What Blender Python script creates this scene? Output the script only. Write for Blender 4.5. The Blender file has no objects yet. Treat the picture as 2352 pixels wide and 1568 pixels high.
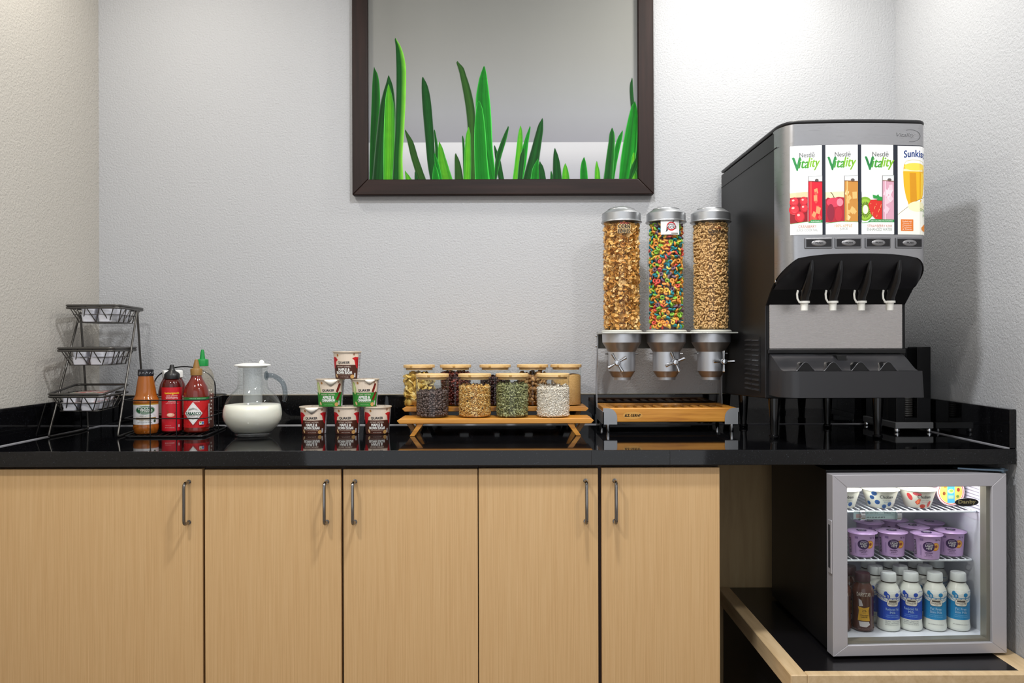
import bpy, bmesh, math, random
import numpy as np
from mathutils import Vector, Matrix, Euler
from mathutils.geometry import tessellate_polygon

PI = math.pi
R = math.radians
SC = bpy.context.scene
COL = SC.collection
rnd = random.Random(7)

# ------------------------------------------------------------------ camera, world, lights, exposure
# metres; x to the right, y into the picture (back wall at y = 0), z up; camera 2.65 m from the back wall
CAM_D, CAM_Z, CT = 2.65, 1.194, 0.914          # camera distance, camera height, counter-top height
cam_data = bpy.data.cameras.new('camera')
cam_data.sensor_width = 36.0
cam_data.lens = 36.0 * 1799 / 2352
cam_data.clip_start = 0.05
cam = bpy.data.objects.new('camera', cam_data)
cam.location = (0, -CAM_D, CAM_Z)
cam.rotation_euler = (R(90), R(0.16), 0)
COL.objects.link(cam)
SC.camera = cam

world = bpy.data.worlds.new('world')
SC.world = world
world.use_nodes = True
world.node_tree.nodes['Background'].inputs[0].default_value = (0.93, 0.96, 1.0, 1)
world.node_tree.nodes['Background'].inputs[1].default_value = 0.82

def area(name, loc, size, power, color=(1, 1, 1), rot=(0, 0, 0), shape='DISK', spread=180):
    l = bpy.data.lights.new(name, 'AREA')
    l.shape = shape
    l.size = size if not isinstance(size, tuple) else size[0]
    if isinstance(size, tuple):
        l.shape = 'RECTANGLE'; l.size_y = size[1]
    l.energy = power; l.color = color; l.spread = R(spread)
    o = bpy.data.objects.new(name, l)
    o.location = loc; o.rotation_euler = rot
    COL.objects.link(o)
    return o

CEIL = 2.62
area('ceiling_downlight', (0.78, -0.42, CEIL - 0.02), 0.16, 9, (1.0, 0.97, 0.90))
area('ceiling_downlight', (-1.05, -0.55, CEIL - 0.02), 0.16, 5, (1.0, 0.95, 0.86))
area('ceiling_downlight', (0.10, -1.20, CEIL - 0.02), 0.16, 19, (0.96, 0.98, 1.0))
area('ceiling_downlight', (-0.9, -1.9, CEIL - 0.02), 0.18, 14, (1.0, 0.97, 0.92))
area('ceiling_downlight', (1.0, -1.9, CEIL - 0.02), 0.18, 10, (1.0, 0.98, 0.95))

SC.view_settings.view_transform = 'Standard'
SC.view_settings.look = 'None'
SC.view_settings.gamma = 1.0
SC.view_settings.use_curve_mapping = False
SC.view_settings.exposure = 0.44
SC.cycles.transparent_max_bounces = 24
SC.cycles.max_bounces = 8
SC.cycles.diffuse_bounces = 3
SC.cycles.glossy_bounces = 4
SC.cycles.caustics_reflective = False

# ------------------------------------------------------------------ helpers: materials
def lin(h):
    h = h.lstrip('#')
    out = []
    for i in (0, 2, 4):
        c = int(h[i:i + 2], 16) / 255
        out.append(c / 12.92 if c <= 0.04045 else ((c + 0.055) / 1.055) ** 2.4)
    return (*out, 1.0)

MATS = {}
def mat(name, hexcol='#808080', rough=0.5, metal=0.0, emit=0.0, coat=0.0, spec=0.5, sub=0.0, aniso=0.0):
    if name in MATS:
        return MATS[name]
    m = bpy.data.materials.new(name)
    m.use_nodes = True
    b = m.node_tree.nodes['Principled BSDF']
    c = lin(hexcol)
    b.inputs['Base Color'].default_value = c
    b.inputs['Roughness'].default_value = rough
    b.inputs['Metallic'].default_value = metal
    b.inputs['Specular IOR Level'].default_value = spec
    b.inputs['Coat Weight'].default_value = coat
    if sub:
        b.inputs['Subsurface Weight'].default_value = sub
        b.inputs['Subsurface Radius'].default_value = (.004, .003, .002)
    if emit:
        b.inputs['Emission Color'].default_value = c
        b.inputs['Emission Strength'].default_value = emit
    m.diffuse_color = c
    MATS[name] = m
    return m

def ink(h, emit=0.0):
    """flat printing ink of one colour"""
    return mat(f'ink_{h}_{emit}', h, 0.45, emit=emit)

def nodes(m):
    nt = m.node_tree
    return nt, nt.nodes, nt.links, nt.nodes['Principled BSDF']

def mapping(nt, scale=(1, 1, 1), coord='Object'):
    tc = nt.nodes.new('ShaderNodeTexCoord'); mp = nt.nodes.new('ShaderNodeMapping')
    mp.inputs['Scale'].default_value = scale
    nt.links.new(tc.outputs[coord], mp.inputs['Vector'])
    return mp.outputs[0]

def noise(nt, vec, scale, detail=2, rough=0.5, dist=0.0):
    n = nt.nodes.new('ShaderNodeTexNoise')
    n.inputs['Scale'].default_value = scale; n.inputs['Detail'].default_value = detail
    n.inputs['Roughness'].default_value = rough; n.inputs['Distortion'].default_value = dist
    nt.links.new(vec, n.inputs['Vector'])
    return n.outputs['Fac']

def ramp(nt, fac, stops):
    r = nt.nodes.new('ShaderNodeValToRGB')
    els = r.color_ramp.elements
    while len(els) < len(stops):
        els.new(0.5)
    for e, (p, c) in zip(els, stops):
        e.position = p; e.color = lin(c)
    nt.links.new(fac, r.inputs[0])
    return r.outputs[0]

def bump(nt, bsdf, height, strength, dist):
    b = nt.nodes.new('ShaderNodeBump')
    b.inputs['Strength'].default_value = strength; b.inputs['Distance'].default_value = dist
    nt.links.new(height, b.inputs['Height'])
    nt.links.new(b.outputs[0], bsdf.inputs['Normal'])

def wall_mat(name, h):
    m = mat(name, h, 0.75, spec=0.25)
    nt, ns, ls, b = nodes(m)
    v = mapping(nt)
    a = noise(nt, v, 165, 3, 0.55, 0.3)
    bump(nt, b, a, 0.55, 0.0045)
    return m

def wood_mat(name, c1, c2, c3, scale, rough=0.4, axis=2, stretch=0.035, coat=0.0, contrast=(0.3, 0.5, 0.72)):
    m = mat(name, c2, rough, coat=coat)
    nt, ns, ls, b = nodes(m)
    s = [1, 1, 1]; s[axis] = stretch
    v = mapping(nt, s)
    f = noise(nt, v, scale, 4, 0.6, 0.3)
    c = ramp(nt, f, [(contrast[0], c1), (contrast[1], c2), (contrast[2], c3)])
    ls.new(c, b.inputs['Base Color'])
    bump(nt, b, f, 0.06, 0.002)
    return m

def granite_mat():
    m = mat('black_granite', '#0b0b0c', 0.045, spec=0.5)
    nt, ns, ls, b = nodes(m)
    v = mapping(nt)
    f = noise(nt, v, 420, 2, 0.6)
    c = ramp(nt, f, [(0.0, '#08080a'), (0.66, '#0c0c0e'), (0.74, '#3c4048'), (0.9, '#8a8f98')])
    ls.new(c, b.inputs['Base Color'])
    return m

def speckle_mat(name, c1, c2, scale, rough=0.8, pos=(0.4, 0.6), bmp=0.0):
    m = mat(name, c1, rough)
    nt, ns, ls, b = nodes(m)
    f = noise(nt, mapping(nt), scale, 3, 0.6)
    ls.new(ramp(nt, f, [(pos[0], c1), (pos[1], c2)]), b.inputs['Base Color'])
    if bmp:
        bump(nt, b, f, 0.6, bmp)
    return m

def brushed_mat(name, h, rough, scale=(1, 60, 1)):
    m = mat(name, h, rough, 1.0)
    nt, ns, ls, b = nodes(m)
    f = noise(nt, mapping(nt, scale), 14, 3, 0.6)
    mr = ns.new('ShaderNodeMapRange')
    mr.inputs['To Min'].default_value = rough - 0.06; mr.inputs['To Max'].default_value = rough + 0.10
    ls.new(f, mr.inputs[0]); ls.new(mr.outputs[0], b.inputs['Roughness'])
    b.inputs['Anisotropic'].default_value = 0.5
    return m

def thin_glass(name, tint='#ffffff', ior=1.45, rough=0.01, haze=0.0, edge=0.55):
    """thin clear wall: lets light through, mirrors by the Fresnel law, with an optional milky haze"""
    m = bpy.data.materials.new(name); m.use_nodes = True
    nt = m.node_tree; ns = nt.nodes; ls = nt.links
    for n in list(ns):
        ns.remove(n)
    out = ns.new('ShaderNodeOutputMaterial')
    lw = ns.new('ShaderNodeLayerWeight'); lw.inputs[0].default_value = 0.5   # facing term: the same from both sides of the wall
    pw = ns.new('ShaderNodeMath'); pw.operation = 'POWER'; pw.inputs[1].default_value = 4.0
    ls.new(lw.outputs['Facing'], pw.inputs[0])
    ma = ns.new('ShaderNodeMath'); ma.operation = 'MULTIPLY_ADD'; ma.inputs[1].default_value = edge; ma.inputs[2].default_value = ((ior - 1) / (ior + 1)) ** 2
    ls.new(pw.outputs[0], ma.inputs[0])
    tr = ns.new('ShaderNodeBsdfTransparent'); tr.inputs[0].default_value = lin(tint)
    gl = ns.new('ShaderNodeBsdfGlossy'); gl.inputs['Roughness'].default_value = rough
    mx = ns.new('ShaderNodeMixShader')
    ls.new(ma.outputs[0], mx.inputs[0]); ls.new(gl.outputs[0], mx.inputs[2])
    if haze:
        df = ns.new('ShaderNodeBsdfDiffuse'); df.inputs[0].default_value = lin('#f2f4f4')
        m2 = ns.new('ShaderNodeMixShader'); m2.inputs[0].default_value = haze
        ls.new(tr.outputs[0], m2.inputs[1]); ls.new(df.outputs[0], m2.inputs[2])
        ls.new(m2.outputs[0], mx.inputs[1])
    else:
        ls.new(tr.outputs[0], mx.inputs[1])
    ls.new(mx.outputs[0], out.inputs[0])
    MATS[name] = m
    return m

def attr_mat(name, rough=0.5, emit=0.0):
    m = mat(name, '#888888', rough, spec=0.15)
    nt, ns, ls, b = nodes(m)
    a = ns.new('ShaderNodeVertexColor'); a.layer_name = 'Col'
    ls.new(a.outputs[0], b.inputs['Base Color'])
    return m

# ------------------------------------------------------------------ helpers: geometry
class MB:
    def __init__(s):
        s.v = []; s.f = []; s.m = []; s.mi = 0; s.wn = False
    def add(s, vs, fs, mi=None, mx=None):
        o = len(s.v)
        if mx is not None:
            vs = [mx @ Vector(p) for p in vs]
        s.v += [tuple(p) for p in vs]
        s.f += [tuple(i + o for i in f) for f in fs]
        s.m += [s.mi if mi is None else mi] * len(fs)
        return s
    def box(s, x0, x1, y0, y1, z0, z1, mi=None, mx=None):
        vs = [(x, y, z) for z in (z0, z1) for y in (y0, y1) for x in (x0, x1)]
        return s.add(vs, [(0, 2, 3, 1), (4, 5, 7, 6), (0, 1, 5, 4), (2, 6, 7, 3), (0, 4, 6, 2), (1, 3, 7, 5)], mi, mx)
    def rbox(s, x0, x1, y0, y1, z0, z1, r=0.003, seg=2, mi=None, mx=None):
        s.wn = True
        bm = bmesh.new(); bmesh.ops.create_cube(bm, size=1)
        for v in bm.verts:
            v.co = ((x0 + x1) / 2 + v.co.x * (x1 - x0), (y0 + y1) / 2 + v.co.y * (y1 - y0), (z0 + z1) / 2 + v.co.z * (z1 - z0))
        bmesh.ops.bevel(bm, geom=list(bm.edges), offset=r, segments=seg, profile=0.5, affect='EDGES')
        bm.verts.index_update()
        s.add([v.co[:] for v in bm.verts], [[v.index for v in f.verts] for f in bm.faces], mi, mx)
        bm.free(); return s
    def lathe(s, prof, n=32, c=(0, 0, 0), mi=None, mx=None, closed=False, sx=1.0, sy=1.0):
        vs, fs = [], []
        k = len(prof)
        for (r, z) in prof:
            for i in range(n):
                a = 2 * PI * i / n
                vs.append((c[0] + r * sx * math.cos(a), c[1] + r * sy * math.sin(a), c[2] + z))
        rng = range(k) if closed else range(k - 1)
        for j in rng:
            j2 = (j + 1) % k
            for i in range(n):
                i2 = (i + 1) % n
                fs.append((j * n + i, j * n + i2, j2 * n + i2, j2 * n + i))
        if not closed:
            if prof[0][0] > 1e-6: fs.append(tuple(reversed(range(n))))
            if prof[-1][0] > 1e-6: fs.append(tuple((k - 1) * n + i for i in range(n)))
        return s.add(vs, fs, mi, mx)
    def tube(s, pts, r, n=8, closed=False, mi=None, mx=None, flat=None):
        pts = [Vector(p) for p in pts]; k = len(pts)
        rs = r if isinstance(r, (list, tuple)) else [r] * k
        vs, fs = [], []
        up = None
        for i, p in enumerate(pts):
            a = pts[i - 1] if (i > 0 or closed) else p
            b = pts[(i + 1) % k] if (i < k - 1 or closed) else p
            t = (b - a).normalized()
            if up is None:
                up = Vector((0, 0, 1)) if abs(t.z) < 0.9 else Vector((0, 1, 0))
            sd = t.cross(up)
            if sd.length < 1e-6: sd = t.cross(Vector((1, 0, 0)))
            sd.normalize(); up = sd.cross(t).normalized()
            for j in range(n):
                q = 2 * PI * j / n
                ca, sa = math.cos(q), math.sin(q)
                vs.append(p + (sd * ca * (flat[0] if flat else 1) + up * sa * (flat[1] if flat else 1)) * rs[i])
        for i in range(k if closed else k - 1):
            i2 = (i + 1) % k
            for j in range(n):
                j2 = (j + 1) % n
                fs.append((i * n + j, i * n + j2, i2 * n + j2, i2 * n + j))
        if not closed:
            fs.append(tuple(reversed(range(n)))); fs.append(tuple((k - 1) * n + j for j in range(n)))
        return s.add(vs, fs, mi, mx)
    def prism(s, poly, axis, a0, a1, mi=None, mx=None):
        def P(u, w, a):
            return {'x': (a, u, w), 'y': (u, a, w), 'z': (u, w, a)}[axis]
        n = len(poly)
        vs = [P(u, w, a0) for u, w in poly] + [P(u, w, a1) for u, w in poly]
        fs = [tuple(range(n)), tuple(reversed(range(n, 2 * n)))]
        fs += [(i, i + n, (i + 1) % n + n, (i + 1) % n) for i in range(n)]
        return s.add(vs, fs, mi, mx)
    def grid(s, fn, nu, nv, mi=None, mx=None, flip=False):
        vs = [fn(i / nu, j / nv) for j in range(nv + 1) for i in range(nu + 1)]
        fs = []
        for j in range(nv):
            for i in range(nu):
                a = j * (nu + 1) + i
                f = (a, a + 1, a + nu + 2, a + nu + 1)
                fs.append(tuple(reversed(f)) if flip else f)
        return s.add(vs, fs, mi, mx)
    def sphere(s, c, rx, ry=None, rz=None, n=12, m=8, mi=None, mx=None):
        ry = ry or rx; rz = rz or rx
        prof = [(math.sin(PI * j / m), -math.cos(PI * j / m)) for j in range(m + 1)]
        vs, fs = [], []
        for j, (r, z) in enumerate(prof):
            for i in range(n):
                a = 2 * PI * i / n
                vs.append((c[0] + rx * r * math.cos(a), c[1] + ry * r * math.sin(a), c[2] + rz * z))
        for j in range(m):
            for i in range(n):
                fs.append((j * n + i, j * n + (i + 1) % n, (j + 1) * n + (i + 1) % n, (j + 1) * n + i))
        return s.add(vs, fs, mi, mx)

def fillet(pts, r, n=4, closed=False):
    """round the corners of a polyline"""
    pts = [Vector(p) for p in pts]; out = []; k = len(pts)
    for i, p in enumerate(pts):
        if not closed and i in (0, k - 1):
            out.append(p); continue
        a, b = pts[i - 1], pts[(i + 1) % k]
        da, db = (a - p), (b - p)
        ra = min(r, da.length * 0.45); rb = min(r, db.length * 0.45)
        p0 = p + da.normalized() * ra; p1 = p + db.normalized() * rb
        for j in range(n + 1):
            t = j / n
            out.append(p0 * (1 - t) ** 2 + p * 2 * t * (1 - t) + p1 * t * t)
    return out

def rrect(cx, cy, w, h, r, n=4):
    out = []
    for (sx, sy, a) in ((1, 1, 0), (-1, 1, 90), (-1, -1, 180), (1, -1, 270)):
        for j in range(n + 1):
            q = R(a + 90 * j / n)
            out.append((cx + sx * (w / 2 - r) + r * math.cos(q), cy + sy * (h / 2 - r) + r * math.sin(q)))
    return out

def finish(me, angle):
    me.validate()
    me.shade_smooth()
    me.set_sharp_from_angle(angle=R(angle))

def link(o, parent=None):
    COL.objects.link(o)
    if parent is not None:
        o.parent = parent
    return o

def build(mb, name, mats, parent=None, loc=(0, 0, 0), rot=(0, 0, 0), angle=35, world_co=False, bevel=0.0, recalc=True):
    """one mesh object; world_co: the vertices are in world space and are moved into the parent's space"""
    vs = mb.v
    if world_co and parent is not None:
        L = parent.location
        vs = [(x - L.x, y - L.y, z - L.z) for x, y, z in vs]
    me = bpy.data.meshes.new(name)
    me.from_pydata(vs, [], mb.f)
    if not isinstance(mats, (list, tuple)): mats = [mats]
    for m in mats: me.materials.append(m)
    if len(mats) > 1: me.polygons.foreach_set('material_index', mb.m)
    if recalc:
        bm = bmesh.new(); bm.from_mesh(me)
        bmesh.ops.recalc_face_normals(bm, faces=bm.faces)
        bm.to_mesh(me); bm.free()
    finish(me, angle)
    o = bpy.data.objects.new(name, me)
    link(o, parent)
    o.location = loc; o.rotation_euler = rot
    if bevel:
        b = o.modifiers.new('bevel', 'BEVEL'); b.width = bevel; b.segments = 2; b.limit_method = 'ANGLE'
        b.angle_limit = R(40); b.harden_normals = False
    if bevel or mb.wn:
        w = o.modifiers.new('weighted_normals', 'WEIGHTED_NORMAL'); w.keep_sharp = True
    return o

def tag(o, label=None, cat=None, group=None, kind=None):
    if label: o['label'] = label
    if cat: o['category'] = cat
    if group: o['group'] = group
    if kind: o['kind'] = kind
    return o

def thing(name, label, cat, loc=(0, 0, 0), rotz=0.0, group=None):
    o = bpy.data.objects.new(name, None)
    o.empty_display_size = 0.02
    link(o); o.location = loc; o.rotation_euler = (0, 0, rotz)
    return tag(o, label, cat, group)

KIDS = {}
def dup(root, loc=None, rotz=None, label=None, group=None, parent=None, rot=None):
    c = root.copy(); COL.objects.link(c); c.parent = parent
    if loc is not None: c.location = loc
    if rotz is not None: c.rotation_euler = (0, 0, rotz)
    if rot is not None: c.rotation_euler = rot
    if label: c['label'] = label
    if group: c['group'] = group
    for ch in list(root.children):
        dup(ch, parent=c)
    return c

def rand_rots(n, rng):
    q = rng.normal(size=(n, 4)); q /= np.linalg.norm(q, axis=1)[:, None]
    w, x, y, z = q.T
    return np.stack([np.stack([1 - 2 * (y * y + z * z), 2 * (x * y - z * w), 2 * (x * z + y * w)], -1),
                     np.stack([2 * (x * y + z * w), 1 - 2 * (x * x + z * z), 2 * (y * z - x * w)], -1),
                     np.stack([2 * (x * z - y * w), 2 * (y * z + x * w), 1 - 2 * (x * x + y * y)], -1)], 1)

def scatter(name, tmpl, pos, rots, scales, midx, mats, parent=None, loc=(0, 0, 0), extra=None):
    """many small pieces of one template (verts, quads/tris of one size) in one mesh"""
    V, F = np.array(tmpl[0], float), np.array(tmpl[1], int)
    n = len(pos)
    P = np.einsum('nij,kj->nki', rots, V) * np.asarray(scales)[:, None, None] + np.asarray(pos)[:, None, :]
    FF = F[None] + (np.arange(n) * len(V))[:, None, None]
    v = P.reshape(-1, 3); f = FF.reshape(-1, F.shape[1]); mi = np.repeat(midx, len(F))
    vl = v.tolist(); fl = f.tolist(); ml = mi.tolist()
    if extra:
        o = len(vl); vl += [list(p) for p in extra.v]; fl += [[i + o for i in q] for q in extra.f]; ml += extra.m
    me = bpy.data.meshes.new(name)
    me.from_pydata(vl, [], fl)
    for m in mats: me.materials.append(m)
    me.polygons.foreach_set('material_index', ml)
    me.shade_smooth()
    o = bpy.data.objects.new(name, me); link(o, parent); o.location = loc
    return o

def ring_tmpl(R0, r, n=10, m=6, sz=1.0):
    vs, fs = [], []
    for i in range(n):
        a = 2 * PI * i / n
        for j in range(m):
            b = 2 * PI * j / m
            vs.append(((R0 + r * math.cos(b)) * math.cos(a), (R0 + r * math.cos(b)) * math.sin(a), r * sz * math.sin(b)))
    for i in range(n):
        for j in range(m):
            fs.append((i * m + j, ((i + 1) % n) * m + j, ((i + 1) % n) * m + (j + 1) % m, i * m + (j + 1) % m))
    return vs, fs

def blob_tmpl(rx, ry, rz, n=8, m=5, bumpy=0.0, seed=0):
    g = random.Random(seed); mb = MB(); mb.sphere((0, 0, 0), rx, ry, rz, n, m)
    if bumpy:
        mb.v = [tuple(c * (1 + g.uniform(-bumpy, bumpy)) for c in p) for p in mb.v]
    return mb.v, mb.f

def shell_points(Rr, z0, z1, step, layers, rng, jit=0.35, dr=None):
    """staggered points on cylinder shells, from the wall inwards"""
    pts = []
    for L in range(layers):
        rr = Rr - L * (dr or step * 0.6)
        rows = max(1, int((z1 - z0) / (step * 0.85))); cols = max(3, int(2 * PI * rr / step))
        for j in range(rows):
            for i in range(cols):
                a = 2 * PI * (i + 0.5 * (j % 2) + rng.uniform(-jit, jit) + 0.3 * L) / cols
                z = z0 + (z1 - z0) * (j + 0.5 + rng.uniform(-jit, jit)) / rows
                q = rr - abs(rng.normal()) * step * 0.12
                pts.append((q * math.cos(a), q * math.sin(a), z))
    return np.array(pts)

def top_points(Rr, z, step, rng, bumpy=0.004):
    pts = []
    k = int(Rr / step) + 1
    for i in range(-k, k + 1):
        for j in range(-k, k + 1):
            x, y = (i + rng.uniform(-.4, .4)) * step, (j + rng.uniform(-.4, .4)) * step
            if math.hypot(x, y) < Rr:
                pts.append((x, y, z + bumpy * rng.normal()))
    return np.array(pts)

# ------------------------------------------------------------------ helpers: print (lettering and flat shapes)
TXT = {}
def glyphs(s, bold=0.0, shear=0.0, spacing=1.0):
    k = (s, bold, shear, spacing)
    if k not in TXT:
        cu = bpy.data.curves.new('txt', 'FONT')
        cu.body = s; cu.resolution_u = 3; cu.shear = shear; cu.space_character = spacing
        ob = bpy.data.objects.new('txt', cu)
        me = ob.to_mesh()
        v = [(p.co.x, p.co.y) for p in me.vertices]
        me.calc_loop_triangles()
        f = [tuple(t.vertices) for t in me.loop_triangles]
        ob.to_mesh_clear(); bpy.data.objects.remove(ob); bpy.data.curves.remove(cu)
        if not v: v, f = [(0, 0), (1, 0), (1, 1)], []
        xs = [p[0] for p in v]; ys = [p[1] for p in v]
        TXT[k] = (v, f, min(xs), max(xs), min(ys), max(ys))
    return TXT[k]

class Decal:
    """flat print laid on a surface: shapes and letters in (u, v) metres, later shapes on top"""
    def __init__(s):
        s.items = []
    def tris(s, T, m):
        s.items.append((T, m)); return s
    def poly(s, pts, m):
        t = tessellate_polygon([[Vector((p[0], p[1], 0)) for p in pts]])
        return s.tris([[pts[i] for i in q] for q in t], m)
    def rect(s, cx, cy, w, h, m):
        return s.poly([(cx - w / 2, cy - h / 2), (cx + w / 2, cy - h / 2), (cx + w / 2, cy + h / 2), (cx - w / 2, cy + h / 2)], m)
    def rr(s, cx, cy, w, h, r, m):
        return s.poly(rrect(cx, cy, w, h, r), m)
    def ell(s, cx, cy, rx, ry, m, n=24, rot=0.0):
        c, q = math.cos(rot), math.sin(rot)
        return s.poly([(cx + rx * math.cos(a) * c - ry * math.sin(a) * q, cy + rx * math.cos(a) * q + ry * math.sin(a) * c)
                       for a in [2 * PI * i / n for i in range(n)]], m)
    def line(s, pts, w, m):
        T = []
        for (x0, y0), (x1, y1) in zip(pts, pts[1:]):
            L = math.hypot(x1 - x0, y1 - y0) or 1e-9
            nx, ny = -(y1 - y0) / L * w / 2, (x1 - x0) / L * w / 2
            a, b, c, d = (x0 + nx, y0 + ny), (x1 + nx, y1 + ny), (x1 - nx, y1 - ny), (x0 - nx, y0 - ny)
            T += [[a, b, c], [a, c, d]]
        return s.tris(T, m)
    def text(s, txt, cx, cy, w, h, m, bold=0.0, shear=0.0, rot=0.0, spacing=1.0, arch=0.0):
        v, f, x0, x1, y0, y1 = glyphs(txt, 0.0, shear, spacing * (1.0 + bold * .45))
        kx = w / max(1e-6, x1 - x0); ky = h / max(1e-6, y1 - y0)
        c, q = math.cos(rot), math.sin(rot)
        P = []
        for (x, y) in v:
            a = (x - (x0 + x1) / 2) * kx; b = (y - (y0 + y1) / 2) * ky
            b += arch * (1 - (2 * a / w) ** 2)
            P.append((cx + a * c - b * q, cy + a * q + b * c))
        # heavier strokes: the same letters struck again a hair to each side
        b = bold * .42 * min(kx, ky)
        sh = [(0, 0)] if b <= 0 else [(-b, 0), (b, 0), (0, -b * .7), (0, b * .7)]
        return s.tris([[(P[i][0] + dx, P[i][1] + dy) for i in t] for dx, dy in sh for t in f], m)
    @staticmethod
    def cut(tri_list, ax, step):
        out = []
        for poly in tri_list:
            lo = min(p[ax] for p in poly); hi = max(p[ax] for p in poly)
            a = math.floor(lo / step); b = math.ceil(hi / step)
            if b - a <= 1:
                out.append(poly); continue
            for k in range(a, b):
                q = poly
                for lim, sg in ((k * step, 1), ((k + 1) * step, -1)):
                    r = []
                    for i in range(len(q)):
                        p0, p1 = q[i - 1], q[i]
                        d0, d1 = (p0[ax] - lim) * sg, (p1[ax] - lim) * sg
                        if (d0 < 0) != (d1 < 0):
                            t = d0 / (d0 - d1)
                            r.append((p0[0] + (p1[0] - p0[0]) * t, p0[1] + (p1[1] - p0[1]) * t))
                        if d1 >= 0: r.append(p1)
                    q = r
                    if len(q) < 3: break
                if len(q) >= 3: out.append(q)
        return out
    def build(s, name, parent, fn, du=None, dv=None, eps=0.00006, base=0.0003, world_co=False):
        mats = []; mb = MB()
        for L, (T, m) in enumerate(s.items):
            if m not in mats: mats.append(m)
            mi = mats.index(m)
            if du: T = s.cut(T, 0, du)
            if dv: T = s.cut(T, 1, dv)
            off = base + eps * L
            for poly in T:
                mb.add([fn(u, v, off) for u, v in poly], [tuple(range(len(poly)))], mi)
        return build(mb, name, mats, parent, world_co=world_co, recalc=False)

def on_round(rad, ref=None):
    """wrap print around an upright round body facing -y; rad is a radius or a function of height"""
    f = rad if callable(rad) else (lambda z: rad)
    def fn(u, v, off):
        r = f(v); a = u / (ref or r)
        return ((r + off) * math.sin(a), -(r + off) * math.cos(a), v)
    return fn

def prof_r(prof):
    def f(z):
        for (r0, z0), (r1, z1) in zip(prof, prof[1:]):
            if z0 <= z <= z1 and z1 > z0:
                return r0 + (r1 - r0) * (z - z0) / (z1 - z0)
        return prof[-1][0] if z > prof[-1][1] else prof[0][0]
    return f

def on_front(x, y, z):
    return lambda u, v, off: (x + u, y - off, z + v)
def on_top(x, y, z):
    return lambda u, v, off: (x + u, y + v, z + off)

# shared materials
granite = granite_mat()
W_BACK = wall_mat('wall_paint', '#b4b5b8')
maple = wood_mat('maple_laminate', '#c79e6c', '#d4ae7c', '#dcb989', 460, 0.42, axis=2, stretch=0.010, contrast=(0.22, 0.5, 0.78))
oak = wood_mat('honey_wood', '#a8691f', '#c9882f', '#d99a42', 70, 0.35, axis=0, stretch=0.06, coat=0.2)
bamboo = wood_mat('bamboo_lid', '#cfa468', '#dfb97e', '#e9c791', 90, 0.45, axis=0, stretch=0.05)
wenge = wood_mat('dark_frame_wood', '#180c0a', '#20120f', '#2a1915', 60, 0.5, axis=0, stretch=0.05)
wenge_v = wood_mat('dark_frame_wood_upright', '#180c0a', '#20120f', '#2a1915', 60, 0.5, axis=2, stretch=0.05)
steel = brushed_mat('brushed_steel', '#b6b6b9', 0.28, (1, 1, 60))
alu = mat('satin_aluminium', '#c6c8cd', 0.40, 0.8)
chrome = mat('chrome', '#d0d2d6', 0.08, 1.0)
nickel = mat('dark_nickel', '#8b8886', 0.12, 1.0)
blk = mat('black_plastic', '#0d0d0f', 0.38)
blk_gloss = mat('black_gloss_plastic', '#0b0b0d', 0.12)
blk_soft = mat('charcoal_plastic', '#1d1d20', 0.45)
wire = mat('black_wire', '#17181a', 0.3, 0.3)
gun = mat('gunmetal_wire', '#5c5a57', 0.34, 0.8)
white_pl = mat('white_plastic', '#e9e9e6', 0.35)
glass = thin_glass('clear_glass', '#fbfdfc', 1.42)
acryl = thin_glass('clear_acrylic', '#fdfdfb', 1.36, edge=0.4)
pane = thin_glass('door_glass', '#f6f8f7', 1.4)
for w_ in (wenge, wenge_v): w_.node_tree.nodes['Principled BSDF'].inputs['Specular IOR Level'].default_value = 0.25
WHITE, BLACK = ink('#f4f4f0'), ink('#151515')
# ------------------------------------------------------------------ the room
XL, XR = -1.396, 1.300
FRONT = -3.9
def struct(name, mb, m, **k):
    return tag(build(mb, name, m, **k), kind='structure')
floor_m = speckle_mat('floor_tile', '#6d5f50', '#8a7a68', 6, 0.5)
ceil_m = mat('ceiling_paint', '#e2e1dc', 0.8)
struct('floor', MB().box(XL - .1, XR + .1, FRONT, 0.1, -0.05, 0), floor_m)
struct('ceiling', MB().box(XL - .1, XR + .1, FRONT, 0.1, CEIL, CEIL + .05), ceil_m)
struct('wall_back', MB().box(XL - .1, XR + .1, 0, 0.1, 0, CEIL), W_BACK)
struct('wall_left', MB().box(XL - .1, XL, FRONT, 0, 0, CEIL), wall_mat('wall_paint_warm', '#b9b5ae'))
struct('wall_right', MB().box(XR, XR + .1, FRONT, 0, 0, CEIL), W_BACK)
niche_m = wood_mat('niche_panel', '#a98e66', '#b3986e', '#bba177', 40, 0.6, stretch=0.1)
struct('wall_niche', MB().box(0.545, XR, -0.075, -0.055, 0, 0.872), niche_m)

# ------------------------------------------------------------------ countertop with splashback
cf = -(CAM_D - 2.015)                     # front edge of the counter
ct = thing('countertop', 'long polished black granite countertop with a low splashback', 'countertop', (0, 0, CT))
build(MB().rbox(XL, XR - .003, cf, -0.001, CT - 0.040, CT, 0.0025, 2), 'slab', granite, ct, world_co=True)
SB = 0.1016
build(MB().rbox(XL + .014, XR - .018, -0.018, -0.001, CT + .0005, CT + SB, 0.0015, 1), 'splashback', granite, ct, world_co=True)
build(MB().rbox(XL + .001, XL + .014, cf + .003, -0.001, CT + .0005, CT + SB, 0.0015, 1), 'splashback', granite, ct, world_co=True)
build(MB().rbox(XR - .018, XR - .001, cf + .003, -0.001, CT + .0005, CT + SB, 0.0015, 1), 'splashback', granite, ct, world_co=True)
caulk = mat('grey_caulk', '#8b8b90', 0.5)
k = MB()
k.prism([(-.018, CT + .0002), (-.0205, CT + .0002), (-.018, CT + .003)], 'x', XL + .014, XR - .018)
build(k, 'caulk_bead', caulk, ct, world_co=True)
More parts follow.
